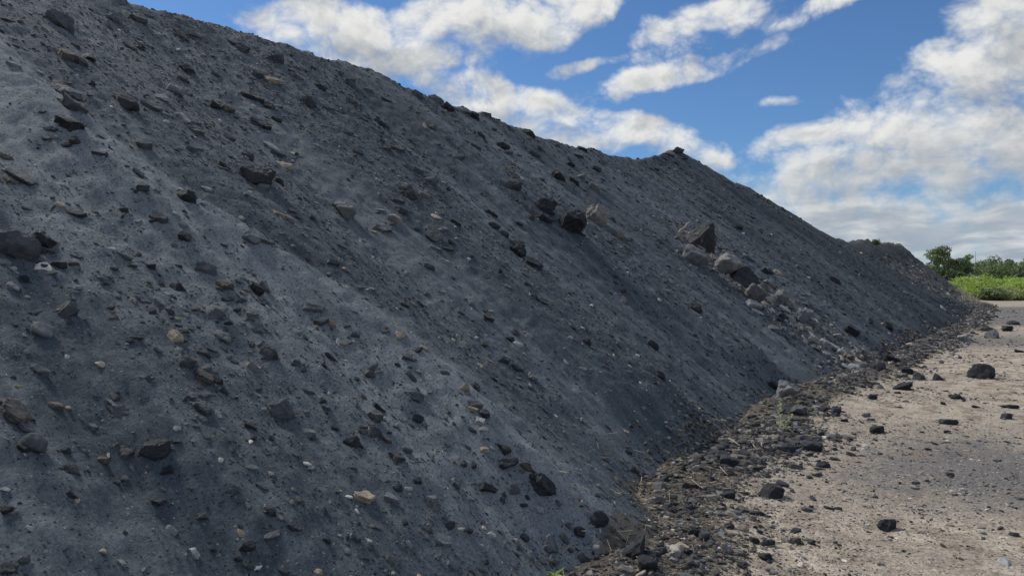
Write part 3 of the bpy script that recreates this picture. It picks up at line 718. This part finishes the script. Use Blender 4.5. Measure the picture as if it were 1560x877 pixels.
def foot_rubble():
    n = 40000
    s = np.concatenate([RNG.uniform(2.4, 9, n // 2), RNG.uniform(6, 26, n // 3), RNG.uniform(20, 85, n // 5)])
    n = len(s)
    q = RNG.normal(.06, .22, n) * (1 + .014 * s) + np.abs(RNG.normal(0, .18, n)) * (RNG.random(n) < .4) * 2.0
    q = np.where((s < 4.2) & (RNG.random(n) < .35), RNG.uniform(-.5, .3, n), q)
    u = np.interp(s, TOE_S, TOE_U) + q
    x, y = to_xy(u, s)
    P = np.stack([x, y, surf(x, y)], -1)
    dist = np.hypot(x, y)
    rmin = np.maximum(.9 * dist / F, .004)
    sz = rmin * (1 - RNG.random(n) * .985) ** (-1 / 1.75)
    sz = np.minimum(sz, (.042 + .001 * dist) * np.where(q < -.15, .6, 1))
    keep = RNG.random(n) < np.clip(.5 + .9 * fbm(x * 1.3, y * 1.3, seed=88, octv=3), .10, 1) * sstep(1.6, .1, np.abs(q)) * 1.3
    v, _, _ = in_view(P)
    ok = v & keep
    t = tones(n, (36, 7, 42, 4, 2, .6, 7))
    print('rubble', ok.sum())
    stones('foot_rubble', P[ok], sz[ok], t[ok], 'strip of dark and brown rubble along the foot of the heap', (.4, .8), 2, .25)

def track_gravel():
    PP = []
    n = 90000
    px = RNG.uniform(900, 1800, n); py = 455 + 600 * RNG.random(n) ** 1.3
    t = CAM[2] / ((py - CY) / F); x, y = (px - CX) / F * t, t
    u, s = to_us(x, y)
    q = u - np.interp(s, TOE_S, TOE_U)
    k = (q > -.1) & (t < 60) & (RNG.random(n) < np.clip(.5 + .6 * fbm(x * .8, y * .8, seed=91, octv=2), .08, 1))
    x, y, t = x[k], y[k], t[k]
    P = np.stack([x, y, surf(x, y)], -1)
    sz = np.maximum(.65 * t / F, .0025) * (1 - RNG.random(len(x)) * .992) ** (-1 / 2.3)
    sz = np.minimum(sz, .028 + .0007 * t)
    tn = tones(len(x), (34, 10, 16, 16, 11, 8, 12))
    print('gravel', len(x))
    stones('track_gravel', P, sz, tn, 'pale and dark gravel scattered over the tan track', (.25, .7), 1, .12)

slope_stones(); foot_rubble(); track_gravel()

# ------------------------------------------------------------------ plants
def leaf_material(name, c1, c2):
    m, h, b = new_mat(name, .6, .3)
    rnd = h.n('ShaderNodeNewGeometry').outputs['Random Per Island']
    col = h.mix(rnd, c1, c2)
    h.put(b.inputs['Base Color'], col)
    tr = h.n('ShaderNodeBsdfTranslucent'); h.put(tr.inputs[0], col)
    mx = h.n('ShaderNodeMixShader'); mx.inputs[0].default_value = .35
    out = m.node_tree.nodes['Material Output']
    h.put(mx.inputs[1], b.outputs[0]); h.put(mx.inputs[2], tr.outputs[0]); h.put(out.inputs['Surface'], mx.outputs[0])
    return m
L_DARK = leaf_material('dark_tree_leaves', (.065, .100, .050), (.165, .215, .105))
L_MID = leaf_material('green_tree_leaves', (.105, .155, .070), (.215, .285, .125))
L_LIGHT = leaf_material('bright_shrub_leaves', (.26, .38, .075), (.46, .58, .15))
L_YELL = leaf_material('yellowing_shrub_leaves', (.30, .35, .14), (.48, .50, .24))
L_DRY = leaf_material('dry_straw', (.33, .29, .19), (.50, .45, .33))
L_WEED = leaf_material('weed_leaves', (.30, .36, .20), (.50, .53, .36))
BARK, _h, _b = new_mat('bark', .9, .2)
_h.put(_b.inputs['Base Color'], _h.mix(_h.noise(_h.n('ShaderNodeTexCoord').outputs['Object'], 6, 5, .6), (.05, .04, .032), (.13, .105, .085)))
WOOD, _h, _b = new_mat('bleached_wood', .85, .2)
_h.put(_b.inputs['Base Color'], _h.mix(_h.noise(_h.n('ShaderNodeTexCoord').outputs['Object'], 40, 5, .6), (.22, .185, .14), (.42, .37, .30)))

def tubes(name, paths, mat, sides=7):
    V, Fc = [], []
    for pts, rads in paths:
        pts = [np.array(p, float) for p in pts]
        base = len(V)
        for i, p in enumerate(pts):
            t = pts[min(i + 1, len(pts) - 1)] - pts[max(i - 1, 0)]; t /= np.linalg.norm(t)
            ref = np.array([1, 0, 0]) if abs(t[0]) < .8 else np.array([0, 1, 0])
            e1 = np.cross(t, ref); e1 /= np.linalg.norm(e1); e2 = np.cross(t, e1)
            for k in range(sides):
                a = 2 * math.pi * k / sides
                V.append(p + rads[i] * (math.cos(a) * e1 + math.sin(a) * e2))
        for i in range(len(pts) - 1):
            for k in range(sides):
                Fc.append((base + i * sides + k, base + i * sides + (k + 1) % sides, base + (i + 1) * sides + (k + 1) % sides, base + (i + 1) * sides + k))
        V.append(pts[-1] + (pts[-1] - pts[-2]) * .02)
        for k in range(sides):
            j = base + (len(pts) - 1) * sides
            Fc.append((j + k, j + (k + 1) % sides, len(V) - 1, len(V) - 1))
    me = bpy.data.meshes.new(name)
    me.from_pydata([tuple(v) for v in V], [], [tuple(dict.fromkeys(f)) for f in Fc])
    me.polygons.foreach_set('use_smooth', [True] * len(me.polygons)); me.materials.append(mat); me.update()
    return me

def leaves(name, blobs, n, size, mat, seed):
    """Leaf-sized quads on the outside of clumps. blobs: centre, radii."""
    r = np.random.default_rng(seed)
    w = np.array([b[1][0] * b[1][1] for b in blobs]); w = w / w.sum()
    idx = r.choice(len(blobs), n, p=w)
    c = np.array([b[0] for b in blobs])[idx]; rad = np.array([b[1] for b in blobs])[idx]
    d = r.normal(0, 1, (n, 3)); d /= np.linalg.norm(d, axis=1, keepdims=True)
    rr = r.uniform(.35, 1.0, n) ** .5 * (1 + .22 * fbm(d[:, 0] * 2.5 + idx, d[:, 1] * 2.5, d[:, 2] * 2.5 + .01, seed, 2))
    p = c + d * rad * rr[:, None]
    nr = d * .7 + r.normal(0, .6, (n, 3)) + np.array([0, 0, .35]); nr /= np.linalg.norm(nr, axis=1, keepdims=True)
    t = np.cross(nr, r.normal(0, 1, (n, 3))); t /= np.linalg.norm(t, axis=1, keepdims=True); b2 = np.cross(nr, t)
    s = size * r.uniform(.6, 1.35, n)
    V = np.stack([p - t * s[:, None], p + b2 * (s * .5)[:, None], p + t * s[:, None], p - b2 * (s * .5)[:, None]], 1)
    V[:, 1] += nr * (s * .15)[:, None]; V[:, 3] += nr * (s * .15)[:, None]
    return mesh_np(name, V.reshape(-1, 3), np.arange(4 * n), 4, mat, False)

def tree_parts(seed, H, W, nl, size, mat, airy=0.0, trunk_h=.3, nb=13):
    r = random.Random(seed)
    blobs, limbs = [], []
    th = H * trunk_h
    top = (r.uniform(-.05, .05) * W, 0, H * .78)
    limbs.append(([(0, 0, -.3), (.02 * W, 0, th * .5), (0, .02 * W, th), top], [H * .032, H * .026, H * .022, H * .006]))
    for k in range(nb):
        a = r.uniform(0, 6.283); el = r.uniform(0, 1) ** .8
        rad = W * .5 * (1 - .72 * el ** 1.6) * r.uniform(.55, .98)
        c = (math.cos(a) * rad, math.sin(a) * rad, th * .8 + (H - th * .8) * (.10 + .80 * el))
        q = W * r.uniform(.13, .21) * (1 - .35 * airy)
        blobs.append((c, (q * 1.15, q * 1.15, q * .85)))
        z0 = th * .8 + (c[2] - th * .8) * .45
        limbs.append(([(0, 0, z0), (c[0] * .5, c[1] * .5, (z0 + c[2]) / 2 + .1), (c[0] * .95, c[1] * .95, c[2])], [H * .012, H * .008, H * .003]))
    if not airy: blobs.append(((0, 0, th + (H - th) * .45), (W * .30, W * .30, (H - th) * .36)))
    return tubes('trunk', limbs, BARK, 6), leaves('crown', blobs, nl, size, mat, seed)

def plant(name, loc, parts, label, cat, group, rz=0.0, sc=(1, 1, 1), names=('trunk', 'crown')):
    e = bpy.data.objects.new(name, None); COL.objects.link(e)
    e.location = loc; e.rotation_euler = (0, 0, rz); e.scale = sc
    tag(e, label, cat, group)
    for me, nm in zip(parts, names): link(nm, me, e)
    return e

def at(px, Y, z=0.0): return ((px - CX) / F * Y, Y, z)

def shrub_parts(seed, H, W, nl, size, mat):
    r = random.Random(seed)
    blobs = [((0, 0, H * .42), (W * .36, W * .36, H * .45))]
    limbs = []
    for k in range(9):
        a = r.uniform(0, 6.283); q = r.uniform(.15, .42) * W
        c = (math.cos(a) * q, math.sin(a) * q, H * r.uniform(.25, .72))
        s = r.uniform(.15, .25) * W
        blobs.append((c, (s, s, min(s, H * .3))))
        limbs.append(([(c[0] * .1, c[1] * .1, -.2), (c[0] * .5, c[1] * .5, c[2] * .6), c], [.06, .04, .015]))
    return tubes('stems', limbs, BARK, 5), leaves('foliage', blobs, nl, size, mat, seed)

# trees beyond the end of the heap: px, distance, height, width, ...
TREES = [
 (1426, 112, 7.9, 7.6, 3600, L_MID, 1, .28, 'tall broad tree with gaps in its crown beside the end of the heap', 1),
 (1456, 114, 6.9, 4.6, 2800, L_DARK, 0, .22, 'dense dark tree squeezed between the tall broad tree and an airy one', 2),
 (1472, 132, 7.6, 4.6, 1500, L_MID, 1, .30, 'airy thin-crowned tree in front of the radio mast', 3),
 (1422, 122, 5.2, 4.5, 2600, L_MID, 0, .2, 'low grey-green tree peeping out behind the heap slope', 4),
 (1452, 108, 4.2, 4.0, 2600, L_DARK, 0, .15, 'low dark bushy tree at the foot of the tall broad tree', 5),
 (1497, 150, 7.0, 7.0, 3600, L_MID, 0, .2, 'domed green tree behind the bright shrubs beside the mast', 6),
 (1512, 165, 8.4, 8.0, 3600, L_DARK, 0, .2, 'rounded dark tree, tallest of the far line behind the shrubs', 7),
 (1530, 160, 7.0, 7.0, 3200, L_MID, 0, .2, 'rounded mid green tree in the far line beside a pointed one', 8),
 (1541, 172, 8.6, 5.0, 2800, L_DARK, 0, .2, 'pointed blue-green tree in the far line', 9),
 (1556, 168, 7.6, 7.0, 3200, L_MID, 0, .2, 'green tree in the far line cut by the photo edge', 10),
 (1516, 132, 5.6, 7.5, 3200, L_MID, 0, .15, 'low spreading tree just behind the bright shrubs', 11),
 (1546, 136, 5.6, 7.5, 3200, L_DARK, 0, .15, 'low dark tree among the shrubs below the grassy rise', 12),
 (1582, 150, 8.0, 8.0, 3200, L_MID, 0, .2, 'broad tree just outside the photo edge', 13),
]
for px, Y, H, W, nl, mt, ai, th, lab, sd in TREES:
    plant('tree', at(px, Y), tree_parts(sd, H, W, nl, .20 if not ai else .17, mt, ai, th), lab, 'tree', 'trees beyond the heap', sd * 1.3)
SHRUBS = [
 (1466, 100, 2.95, 6.0, L_LIGHT, 'bright green shrub touching the end of the heap'),
 (1490, 104, 3.35, 7.0, L_LIGHT, 'tall bright green shrub behind the yellowing one'),
 (1484, 96, 1.70, 5.4, L_LIGHT, 'low bright green shrub beside the dark round one'),
 (1512, 106, 3.55, 7.0, L_LIGHT, 'tall bright green shrub in the middle of the shrub belt'),
 (1506, 94.5, 1.70, 4.2, L_MID, 'dark round shrub at the edge of the dirt'),
 (1526, 98, 1.95, 6.2, L_YELL, 'yellowing shrub with dry stems at the edge of the dirt'),
 (1536, 108, 3.75, 7.0, L_LIGHT, 'tall bright green shrub beside the photo edge, under the grassy rise'),
 (1552, 99, 2.75, 6.0, L_LIGHT, 'bright green shrub cut by the photo edge'),
 (1580, 102, 3.45, 8.0, L_LIGHT, 'wide bright green shrub just outside the photo edge'),
 (1610, 104, 3.45, 8.0, L_LIGHT, 'last bright green shrub of the belt'),
]
for k, (px, Y, H, W, mt, lab) in enumerate(SHRUBS):
    plant('shrub', at(px, Y), shrub_parts(50 + k, H, W, 3400, .16, mt), lab, 'shrub', 'shrubs at the edge of the dirt', k * 1.1, names=('stems', 'foliage'))

# grassy rise far to the side, and low hills on the horizon
def mound(name, x, y, rx, ry, h, mat, label):
    a = np.linspace(0, 2 * np.pi, 61); r = np.linspace(0, 1, 16)
    A, R = np.meshgrid(a, r, indexing='ij')
    X, Y = x + rx * R * np.cos(A), y + ry * R * np.sin(A)
    Z = h * (1 - sstep(0, 1, R)) * (1 + .15 * fbm(X * .03, Y * .03, seed=3)) - .15
    me = mesh_np(name, np.stack([X, Y, Z], -1).reshape(-1, 3), grid_faces(*X.shape), 4, mat, True)
    return tag(link(name, me), label, None, kind='structure')
GRASSM, _h, _b = new_mat('grass_cover', .9, .1)
_h.put(_b.inputs['Base Color'], _h.mix(_h.noise(_h.n('ShaderNodeTexCoord').outputs['Object'], .35, 7, .7), (.07, .115, .035), (.16, .24, .07)))
WOODM, _h, _b = new_mat('wooded_cover', .95, .05)
_h.put(_b.inputs['Base Color'], _h.mix(_h.noise(_h.n('ShaderNodeTexCoord').outputs['Object'], .12, 8, .75), (.03, .052, .03), (.075, .11, .055)))
mound('grassy_hill', at(1600, 200)[0] + 30, 225, 60, 40, 9.5, GRASSM, 'bright grassy rise beyond the tree line')
mound('wooded_hills', 330, 700, 330, 120, 12, WOODM, 'low wooded hills along the skyline')
mound('meadow', at(1560, 115)[0] + 30, 128, 62, 27, .32, GRASSM, 'green ground cover under the shrubs')

# bush on the far mound's crest
_pc, _ = cast([1333], [373]); _pc = _pc[0]
plant('bush', tuple(_pc + np.array([0, 0, -.1])), shrub_parts(77, .85, .9, 900, .07, L_DARK), 'small dark dome-shaped bush on the crest of the far mound', 'bush', None, names=('stems', 'foliage'))

# radio mast
mp = at(1486, 300)
me = tubes('mast', [([(0, 0, 0), (0, 0, 8), (0, 0, 16.2)], [.16, .13, .05])] + [([(0, 0, z), (.6, 0, z + .3)], [.05, .03]) for z in (9, 11, 13)] + [([(0, 0, z), (-.6, 0, z + .3)], [.05, .03]) for z in (10, 12, 14)], BARK, 6)
STEEL, _h, _b = new_mat('galvanised_steel', .5, .4); _b.inputs['Base Color'].default_value = (.22, .23, .25, 1)
me.materials[0] = STEEL
o = link('radio_mast', me); o.location = mp; tag(o, 'thin grey mast rising above the trees', 'mast')

# dry grass tuft at the end of the heap, and blades elsewhere
def tuft(name, loc, n, H, spread, mat, seed, label, cat, group=None, blade=.008):
    r = np.random.default_rng(seed)
    a = r.uniform(0, 6.283, n); q = r.uniform(0, spread, n)
    p0 = np.stack([np.cos(a) * q, np.sin(a) * q, np.full(n, -.03)], -1)
    lean = np.stack([r.normal(0, .35, n), r.normal(0, .35, n), np.ones(n)], -1)
    hh = H * r.uniform(.45, 1.0, n)
    p1 = p0 + lean * hh[:, None] * .55; p2 = p0 + lean * hh[:, None] + np.stack([r.normal(0, .12, n), r.normal(0, .12, n), -.1 * np.ones(n)], -1) * hh[:, None]
    sd = np.stack([np.cos(a + 1.57), np.sin(a + 1.57), np.zeros(n)], -1) * blade
    V = np.stack([p0 - sd, p0 + sd, p1 - sd * .8, p1 + sd * .8, p2], 1).reshape(-1, 3)
    b = np.arange(n) * 5
    me = bpy.data.meshes.new(name)
    fs = [f for i in b for f in ((i, i + 1, i + 3, i + 2), (i + 2, i + 3, i + 4))]
    me.from_pydata([tuple(v) for v in V], [], fs); me.materials.append(mat); me.update()
    o = link(name, me); o.location = loc
    return tag(o, label, cat, group)
pts, _ = cast([1462, 1474, 1484], [447, 459, 462])
for k, (p, lab) in enumerate(zip(pts, ('dry straw-coloured grass tuft highest on the end of the heap', 'widest dry straw-coloured grass tuft on the end of the heap', 'dry straw-coloured grass tuft at the foot of the heap end'))):
    tuft('grass_tuft', tuple(p), 70, (1.2, 1.1, .7)[k], (.7, .8, .6)[k], L_DRY, 20 + k, lab, 'grass tuft', 'dry tufts at the end of the heap', .022)

# tall pale weed at the foot of the slope
p, _ = cast([1187, 1193], [656, 657])
def weed(loc, H, seed, label, side):
    r = random.Random(seed)
    e = bpy.data.objects.new('weed', None); COL.objects.link(e); e.location = tuple(loc); tag(e, label, 'weed', 'pale weeds at the foot of the slope')
    top = (side * H, 0, H)
    link('stem', tubes('stem', [([(0, 0, -.03), (side * H * .3, .01, H * .5), top], [.006, .005, .002])], L_WEED, 5), e)
    V, Fs = [], []
    for k in range(int(70 * H) + 14):
        z = H * (k + 1) / (int(70 * H) + 14); a = k * 2.4; L = .055 * (1.15 - .6 * z / H)
        b = np.array([side * z * (.55 + .45 * z / H), 0, z]); dr = np.array([math.cos(a), math.sin(a), .55]); sd = np.array([-math.sin(a), math.cos(a), 0]) * .014
        i = len(V); V += [b, b + dr * L * .5 + sd, b + dr * L, b + dr * L * .5 - sd]; Fs.append((i, i + 1, i + 2, i + 3))
    me = bpy.data.meshes.new('leaves'); me.from_pydata([tuple(v) for v in V], [], Fs); me.materials.append(L_WEED); me.update()
    link('leaves', me, e)
weed(p[0], .34, 1, 'tall thin pale green weed standing before the three boulders at the foot', .03)
weed(p[1], .18, 2, 'short leaning pale weed beside the tall thin one', .55)

# bright sprout at the bottom edge
p, _ = cast([845], [884])
e = bpy.data.objects.new('sprout', None); COL.objects.link(e); e.location = tuple(p[0]); tag(e, 'small bright green leafy sprout among rubble at the bottom of the slope', 'sprout')
L_SPR = leaf_material('sprout_leaves', (.16, .26, .04), (.30, .38, .08))
link('stem', tubes('stem', [([(0, 0, -.02), (0, 0, .015), (.002, 0, .03)], [.003, .003, .002])], L_SPR, 5), e)
V, Fs = [], []
for k in range(11):
    a = k * 2.4 + .3; L = .052 + .012 * (k % 3); up = .25 + .09 * (k % 5)
    b = np.array([0, 0, .012 + .002 * k]); dr = np.array([math.cos(a), math.sin(a), up]); sd = np.array([-math.sin(a), math.cos(a), 0]) * .0085
    i = len(V); V += [b, b + dr * L * .45 + sd, b + dr * L + np.array([0, 0, -.008]), b + dr * L * .45 - sd]; Fs.append((i, i + 1, i + 2, i + 3))
me = bpy.data.meshes.new('leaves'); me.from_pydata([tuple(v) for v in V], [], Fs); me.materials.append(L_SPR); me.update()
link('leaves', me, e)

# bare twigs on the crusted boulder and straw-like sticks along the foot
def twig(pix, rad, label, lift=.02, group=None, up=None):
    pp, _ = cast([q[0] for q in pix], [q[1] for q in pix])
    y0 = pp[:, 1].min() - .12 if up else None
    P = []
    for (px, py), w in zip(pix, pp):
        P.append(CAM + pix_dir(px, py) * y0 if up else w + np.array([0, 0, lift]))
    c = P[0].copy()
    o = link('twig', tubes('twig', [([tuple(q - c) for q in P], [rad * (1 - .5 * i / len(P)) for i in range(len(P))])], WOOD, 5)); o.location = tuple(c)
    tag(o, label, 'twig', group)
if 'crusted boulder' in ROCK_AT:
    o_, a_, b_, c_ = ROCK_AT['crusted boulder']
    yb = o_[1] - .1
    def on(px, py, dy): return CAM + pix_dir(px, py) * (yb + dy)
    for pts3, lab in (([on(1025, 339, -.25), on(1031, 352, -.3), on(1038, 365, -.3), on(1046, 373, -.2)], 'curved bare twig leaning on the crusted boulder'),
                      ([on(1033, 356, -.28), on(1037, 350, -.22), on(1043, 347, -.2), on(1047, 341, -.15), on(1051, 338, -.1)], 'straight bare twig rising to the tip of the crusted boulder')):
        c = pts3[0]
        o = link('twig', tubes('twig', [([tuple(q - c) for q in pts3], [.024] * (len(pts3) - 1) + [.010])], WOOD, 6)); o.location = tuple(c)
        tag(o, lab, 'twig', 'bare twigs on the crusted boulder')
G = 'dry sticks along the foot of the heap'
twig([(1144, 677), (1149, 684), (1154, 690)], .006, 'thin bleached stick lying in the rubble beside the white upright splinter', .03, G)
twig([(1110, 672), (1119, 677), (1127, 683)], .009, 'thick pale stick at the upper edge of the rubble strip', .03, G)
twig([(1097, 716), (1103, 723), (1109, 729)], .005, 'thin stick below the dark boulder at the foot', .03, G)
twig([(1054, 736), (1060, 741), (1067, 747)], .005, 'pale stick low on the dark foot of the slope', .03, G)
twig([(1081, 741), (1090, 738), (1099, 739)], .008, 'curved pale stick across the rubble', .025, G)
twig([(978, 732), (977, 737), (976, 742)], .004, 'short straw stub at the edge of the tongue', .03, G)
twig([(940, 815), (947, 822), (953, 829)], .005, 'pale splinter beside the cube-like boulder', .03, G)
twig([(1160, 680), (1160, 683), (1161, 686)], .008, 'white upright splinter in the rubble', .04, G)

# fine straw litter on the foot strip: more than anybody would count
def straw():
    n = 1300
    s = RNG.uniform(3, 14, n); q = RNG.normal(.05, .28, n)
    u = np.interp(s, TOE_S, TOE_U) + q
    x, y = to_xy(u, s)
    k = fbm(x * .9, y * .9, seed=95, octv=2) > .0
    x, y = x[k], y[k]; n = len(x)
    z = surf(x, y) + .012
    a = RNG.uniform(0, 6.283, n); L = RNG.uniform(.03, .11, n); w = .0018
    dr = np.stack([np.cos(a), np.sin(a), RNG.normal(0, .25, n)], -1) * L[:, None]
    sd = np.stack([-np.sin(a), np.cos(a), np.zeros(n)], -1) * w
    up = np.array([0, 0, w])
    P = np.stack([x, y, z], -1)
    V = np.stack([P - sd - up, P + sd - up, P + up * 1.5, P + dr - sd - up, P + dr + sd - up, P + dr + up * 1.5], 1).reshape(-1, 3)
    b = np.arange(n) * 6
    f = np.stack([b, b + 1, b + 4, b + 3, b + 1, b + 2, b + 5, b + 4, b + 2, b, b + 3, b + 5], -1).reshape(-1)
    tag(link('straw_litter', mesh_np('straw_litter', V, f, 4, L_DRY, False)), 'bits of dry straw among the foot rubble', None, kind='stuff')
straw()

# ------------------------------------------------------------------ light, sky
SUN_AZ, SUN_EL = math.radians(-52), math.radians(46)     # from +Y, clockwise
sd = Vector((math.sin(SUN_AZ) * math.cos(SUN_EL), math.cos(SUN_AZ) * math.cos(SUN_EL), math.sin(SUN_EL)))
L = bpy.data.lights.new('sun', 'SUN'); L.energy = 2.2; L.angle = math.radians(13); L.color = (1, .95, .87)
lo = bpy.data.objects.new('sun', L); COL.objects.link(lo); lo.rotation_euler = (-sd).to_track_quat('-Z', 'Y').to_euler(); lo.location = (0, 0, 40)

def pix_ae(px, py):
    v = pix_dir(px, py); return math.atan2(v[0], v[1]), math.atan2(v[2], math.hypot(v[0], v[1]))

# cloud bodies: px, py, rx, ry (photo pixels), tilt in degrees (positive = rising to the right), weight
CLOUDS = [
 (560, 62, 180, 62, -4, 1.0), (700, 40, 175, 58, 8, 1.0), (850, 28, 120, 48, 22, 1.0), (690, 88, 70, 26, 10, .8), (480, 40, 110, 60, 0, .9),
 (745, 152, 135, 42, -16, 1.0), (860, 190, 120, 42, -16, 1.0), (970, 205, 130, 34, -12, .95), (1040, 236, 90, 20, -8, .8),
 (1080, 34, 130, 44, 12, .9), (1265, 8, 100, 24, 10, .7), (1040, 106, 165, 28, 11, .95), (880, 100, 80, 11, 12, .48), (1190, 156, 15, 5, 0, .10),
 (1335, 215, 185, 56, 12, 1.0), (1430, 135, 130, 66, 30, 1.0), (1535, 45, 75, 85, 40, 1.0), (1400, 262, 260, 66, 4, 1.0), (1540, 180, 170, 110, 0, 1.0), (1330, 325, 230, 55, 2, .9), (1500, 355, 260, 50, 0, .85),
 (1215, 312, 120, 55, 0, .9), (1210, 216, 75, 24, 8, .8), (1260, 255, 130, 46, 0, .9), (1400, 405, 420, 42, 0, .9), (1660, 130, 160, 200, 0, 1.0), (300, -120, 400, 90, 10, 1.0), (-250, 40, 330, 150, 20, 1.0), (900, -190, 400, 80, 0, .9), (1900, 200, 300, 200, 0, 1.0),
]
w = bpy.data.worlds.new('World'); scene.world = w; w.use_nodes = True
nt = w.node_tree; nt.nodes.clear(); h = N(nt)

def make_group(name, body):
    grp = bpy.data.node_groups.new(name, 'ShaderNodeTree')
    grp.interface.new_socket('P', in_out='INPUT', socket_type='NodeSocketVector')
    grp.interface.new_socket('Density', in_out='OUTPUT', socket_type='NodeSocketFloat')
    g = N(grp); gi = grp.nodes.new('NodeGroupInput'); go = grp.nodes.new('NodeGroupOutput')
    g.put(go.inputs[0], body(g, gi.outputs[0]))
    return grp

def cloud_body(g, P):
    acc = None
    for px, py, rx, ry, tilt, wt in CLOUDS:
        a, e = pix_ae(px, py)
        mp_ = g.scale(P, (rx / F * .95, ry / F * .95, 1), (0, 0, math.radians(tilt)), (a, e, 0), 'TEXTURE')
        v = g.math('MULTIPLY', g.math('SUBTRACT', 1.0, g.vmath('LENGTH', mp_)), wt)
        acc = v if acc is None else g.math('SMOOTH_MAX', acc, v, .18)
    # broken cloud over the rest of the sky
    el = g.n('ShaderNodeSeparateXYZ'); g.put(el.inputs[0], P)
    gen = g.math('SUBTRACT', g.noise(g.scale(P, (1, 1.6, 1), loc=(3.1, 1.7, 0)), 2.6, 3, .5), .42)
    gm = g.math('ADD', g.ss(g.math('ABSOLUTE', el.outputs[0]), .68, 1.0), g.ss(el.outputs[1], .50, .75), clamp=True)
    acc = g.math('MAXIMUM', acc, g.math('SUBTRACT', g.math('MULTIPLY', gen, g.math('MULTIPLY', gm, 3.2)), g.math('MULTIPLY', g.math('SUBTRACT', 1.0, gm), .6)))
    acc = g.math('ADD', acc, g.math('MULTIPLY', g.math('SUBTRACT', g.noise(g.scale(P, (1, 2.6, 1), loc=(.7, 2.3, 0)), 5.5, 2, .5), .46), .9))
    return g.math('MAXIMUM', g.math('SMOOTH_MIN', g.math('MULTIPLY', acc, 1.6), .62, .35), -.7)

def cloud_detail(g, P):
    Pn = g.scale(P, (1, 1.35, 1))
    n1 = g.noise(Pn, 8.5, 12, .58, .1)
    v = g.n('ShaderNodeTexVoronoi', feature='F1'); g.put(v.inputs['Vector'], Pn)
    v.inputs['Scale'].default_value = 17; v.inputs['Detail'].default_value = 3; v.inputs['Roughness'].default_value = .55
    v.inputs['Lacunarity'].default_value = 2.3
    return g.math('ADD', g.math('MULTIPLY', g.math('SUBTRACT', n1, .5), 1.7), g.math('MULTIPLY', g.math('SUBTRACT', .66, v.outputs['Distance']), .62))

GB, GD = make_group('cloud_body', cloud_body), make_group('cloud_detail', cloud_detail)
tc = h.n('ShaderNodeTexCoord').outputs['Generated']
vec = h.vmath('NORMALIZE', tc)
sx = h.n('ShaderNodeSeparateXYZ'); h.put(sx.inputs[0], vec)
az = h.math('ARCTAN2', sx.outputs[0], sx.outputs[1]); ele = h.math('ARCSINE', sx.outputs[2])
cb = h.n('ShaderNodeCombineXYZ'); h.put(cb.inputs[0], az); h.put(cb.inputs[1], ele)
wp = h.noise(cb.outputs[0], 7.0, 3, .5, out=1)
AE = h.vmath('ADD', cb.outputs[0], h.vmath('MULTIPLY', h.vmath('SUBTRACT', wp, (.5, .5, .5)), (.075, .045, 0)))
def use(grp, off):
    nd = h.n('ShaderNodeGroup'); nd.node_tree = grp
    h.put(nd.inputs[0], h.vmath('ADD', AE, off) if off else AE)
    return nd.outputs[0]
B0, B2 = use(GB, None), use(GB, (-.030, .042, 0))
N0, N1, N2 = use(GD, None), use(GD, (-.007, .011, 0)), use(GD, (-.030, .042, 0))
d0 = h.math('ADD', B0, N0); d2 = h.math('ADD', B2, N2)
d1 = h.math('ADD', h.math('ADD', h.math('MULTIPLY', B0, .65), h.math('MULTIPLY', B2, .35)), N1)
pos = lambda x: h.math('MAXIMUM', x, 0.0)
thick = h.math('ADD', h.math('MULTIPLY', pos(d1), .4), h.math('MULTIPLY', pos(d2), 1.0))
lit = h.math('POWER', 2.718, h.math('MULTIPLY', thick, -1.25))
lit = h.math('ADD', lit, h.math('MULTIPLY', h.math('SUBTRACT', N0, N1), .30), clamp=True)
cover = h.ss(d0, -.20, .54)
ccol = h.mix(lit, (.150, .172, .208), (.50, .503, .49))
# thin cloud and the low sky are duller
lowmix = h.ss(ele, .04, .21, .85, 0)
bandn = h.noise(h.scale(AE, (1.2, 6, 1)), 9, 5, .55)
lowc = h.mix(h.ss(bandn, .40, .66), (.20, .24, .295), (.40, .415, .42))
ccol = h.mix(lowmix, ccol, lowc)
sky = h.n('ShaderNodeTexSky', sky_type='NISHITA'); sky.sun_disc = False
sky.sun_elevation = SUN_EL; sky.sun_rotation = SUN_AZ; sky.altitude = 0; sky.air_density = 1.0; sky.dust_density = .2; sky.ozone_density = 4.0
SKY_S = .06
b1 = h.n('ShaderNodeBackground'); h.put(b1.inputs[0], h.mix(1.0, sky.outputs[0], (.60, .80, 1.0), 'MULTIPLY')); b1.inputs[1].default_value = SKY_S
b2 = h.n('ShaderNodeBackground'); h.put(b2.inputs[0], h.vmath('MULTIPLY', ccol, (1 / SKY_S,) * 3)); b2.inputs[1].default_value = SKY_S
mx = h.n('ShaderNodeMixShader'); h.put(mx.inputs[0], cover); h.put(mx.inputs[1], b1.outputs[0]); h.put(mx.inputs[2], b2.outputs[0])
out = h.n('ShaderNodeOutputWorld'); h.put(out.inputs[0], mx.outputs[0])
w.cycles.sampling_method = 'MANUAL'; w.cycles.sample_map_resolution = 1024

# ------------------------------------------------------------------ camera
cd = bpy.data.cameras.new('camera'); cam = bpy.data.objects.new('camera', cd); COL.objects.link(cam)
cam.location = tuple(CAM); cam.rotation_euler = (math.radians(90), 0, 0)
cd.sensor_width = 36; cd.lens = 36 * F / 1560; cd.clip_start = .05; cd.clip_end = 6000
scene.camera = cam
scene.view_settings.view_transform = 'Standard'; scene.view_settings.look = 'None'; scene.view_settings.gamma = 1
scene.view_settings.exposure = 0.7
scene.cycles.max_bounces = 5; scene.cycles.diffuse_bounces = 3
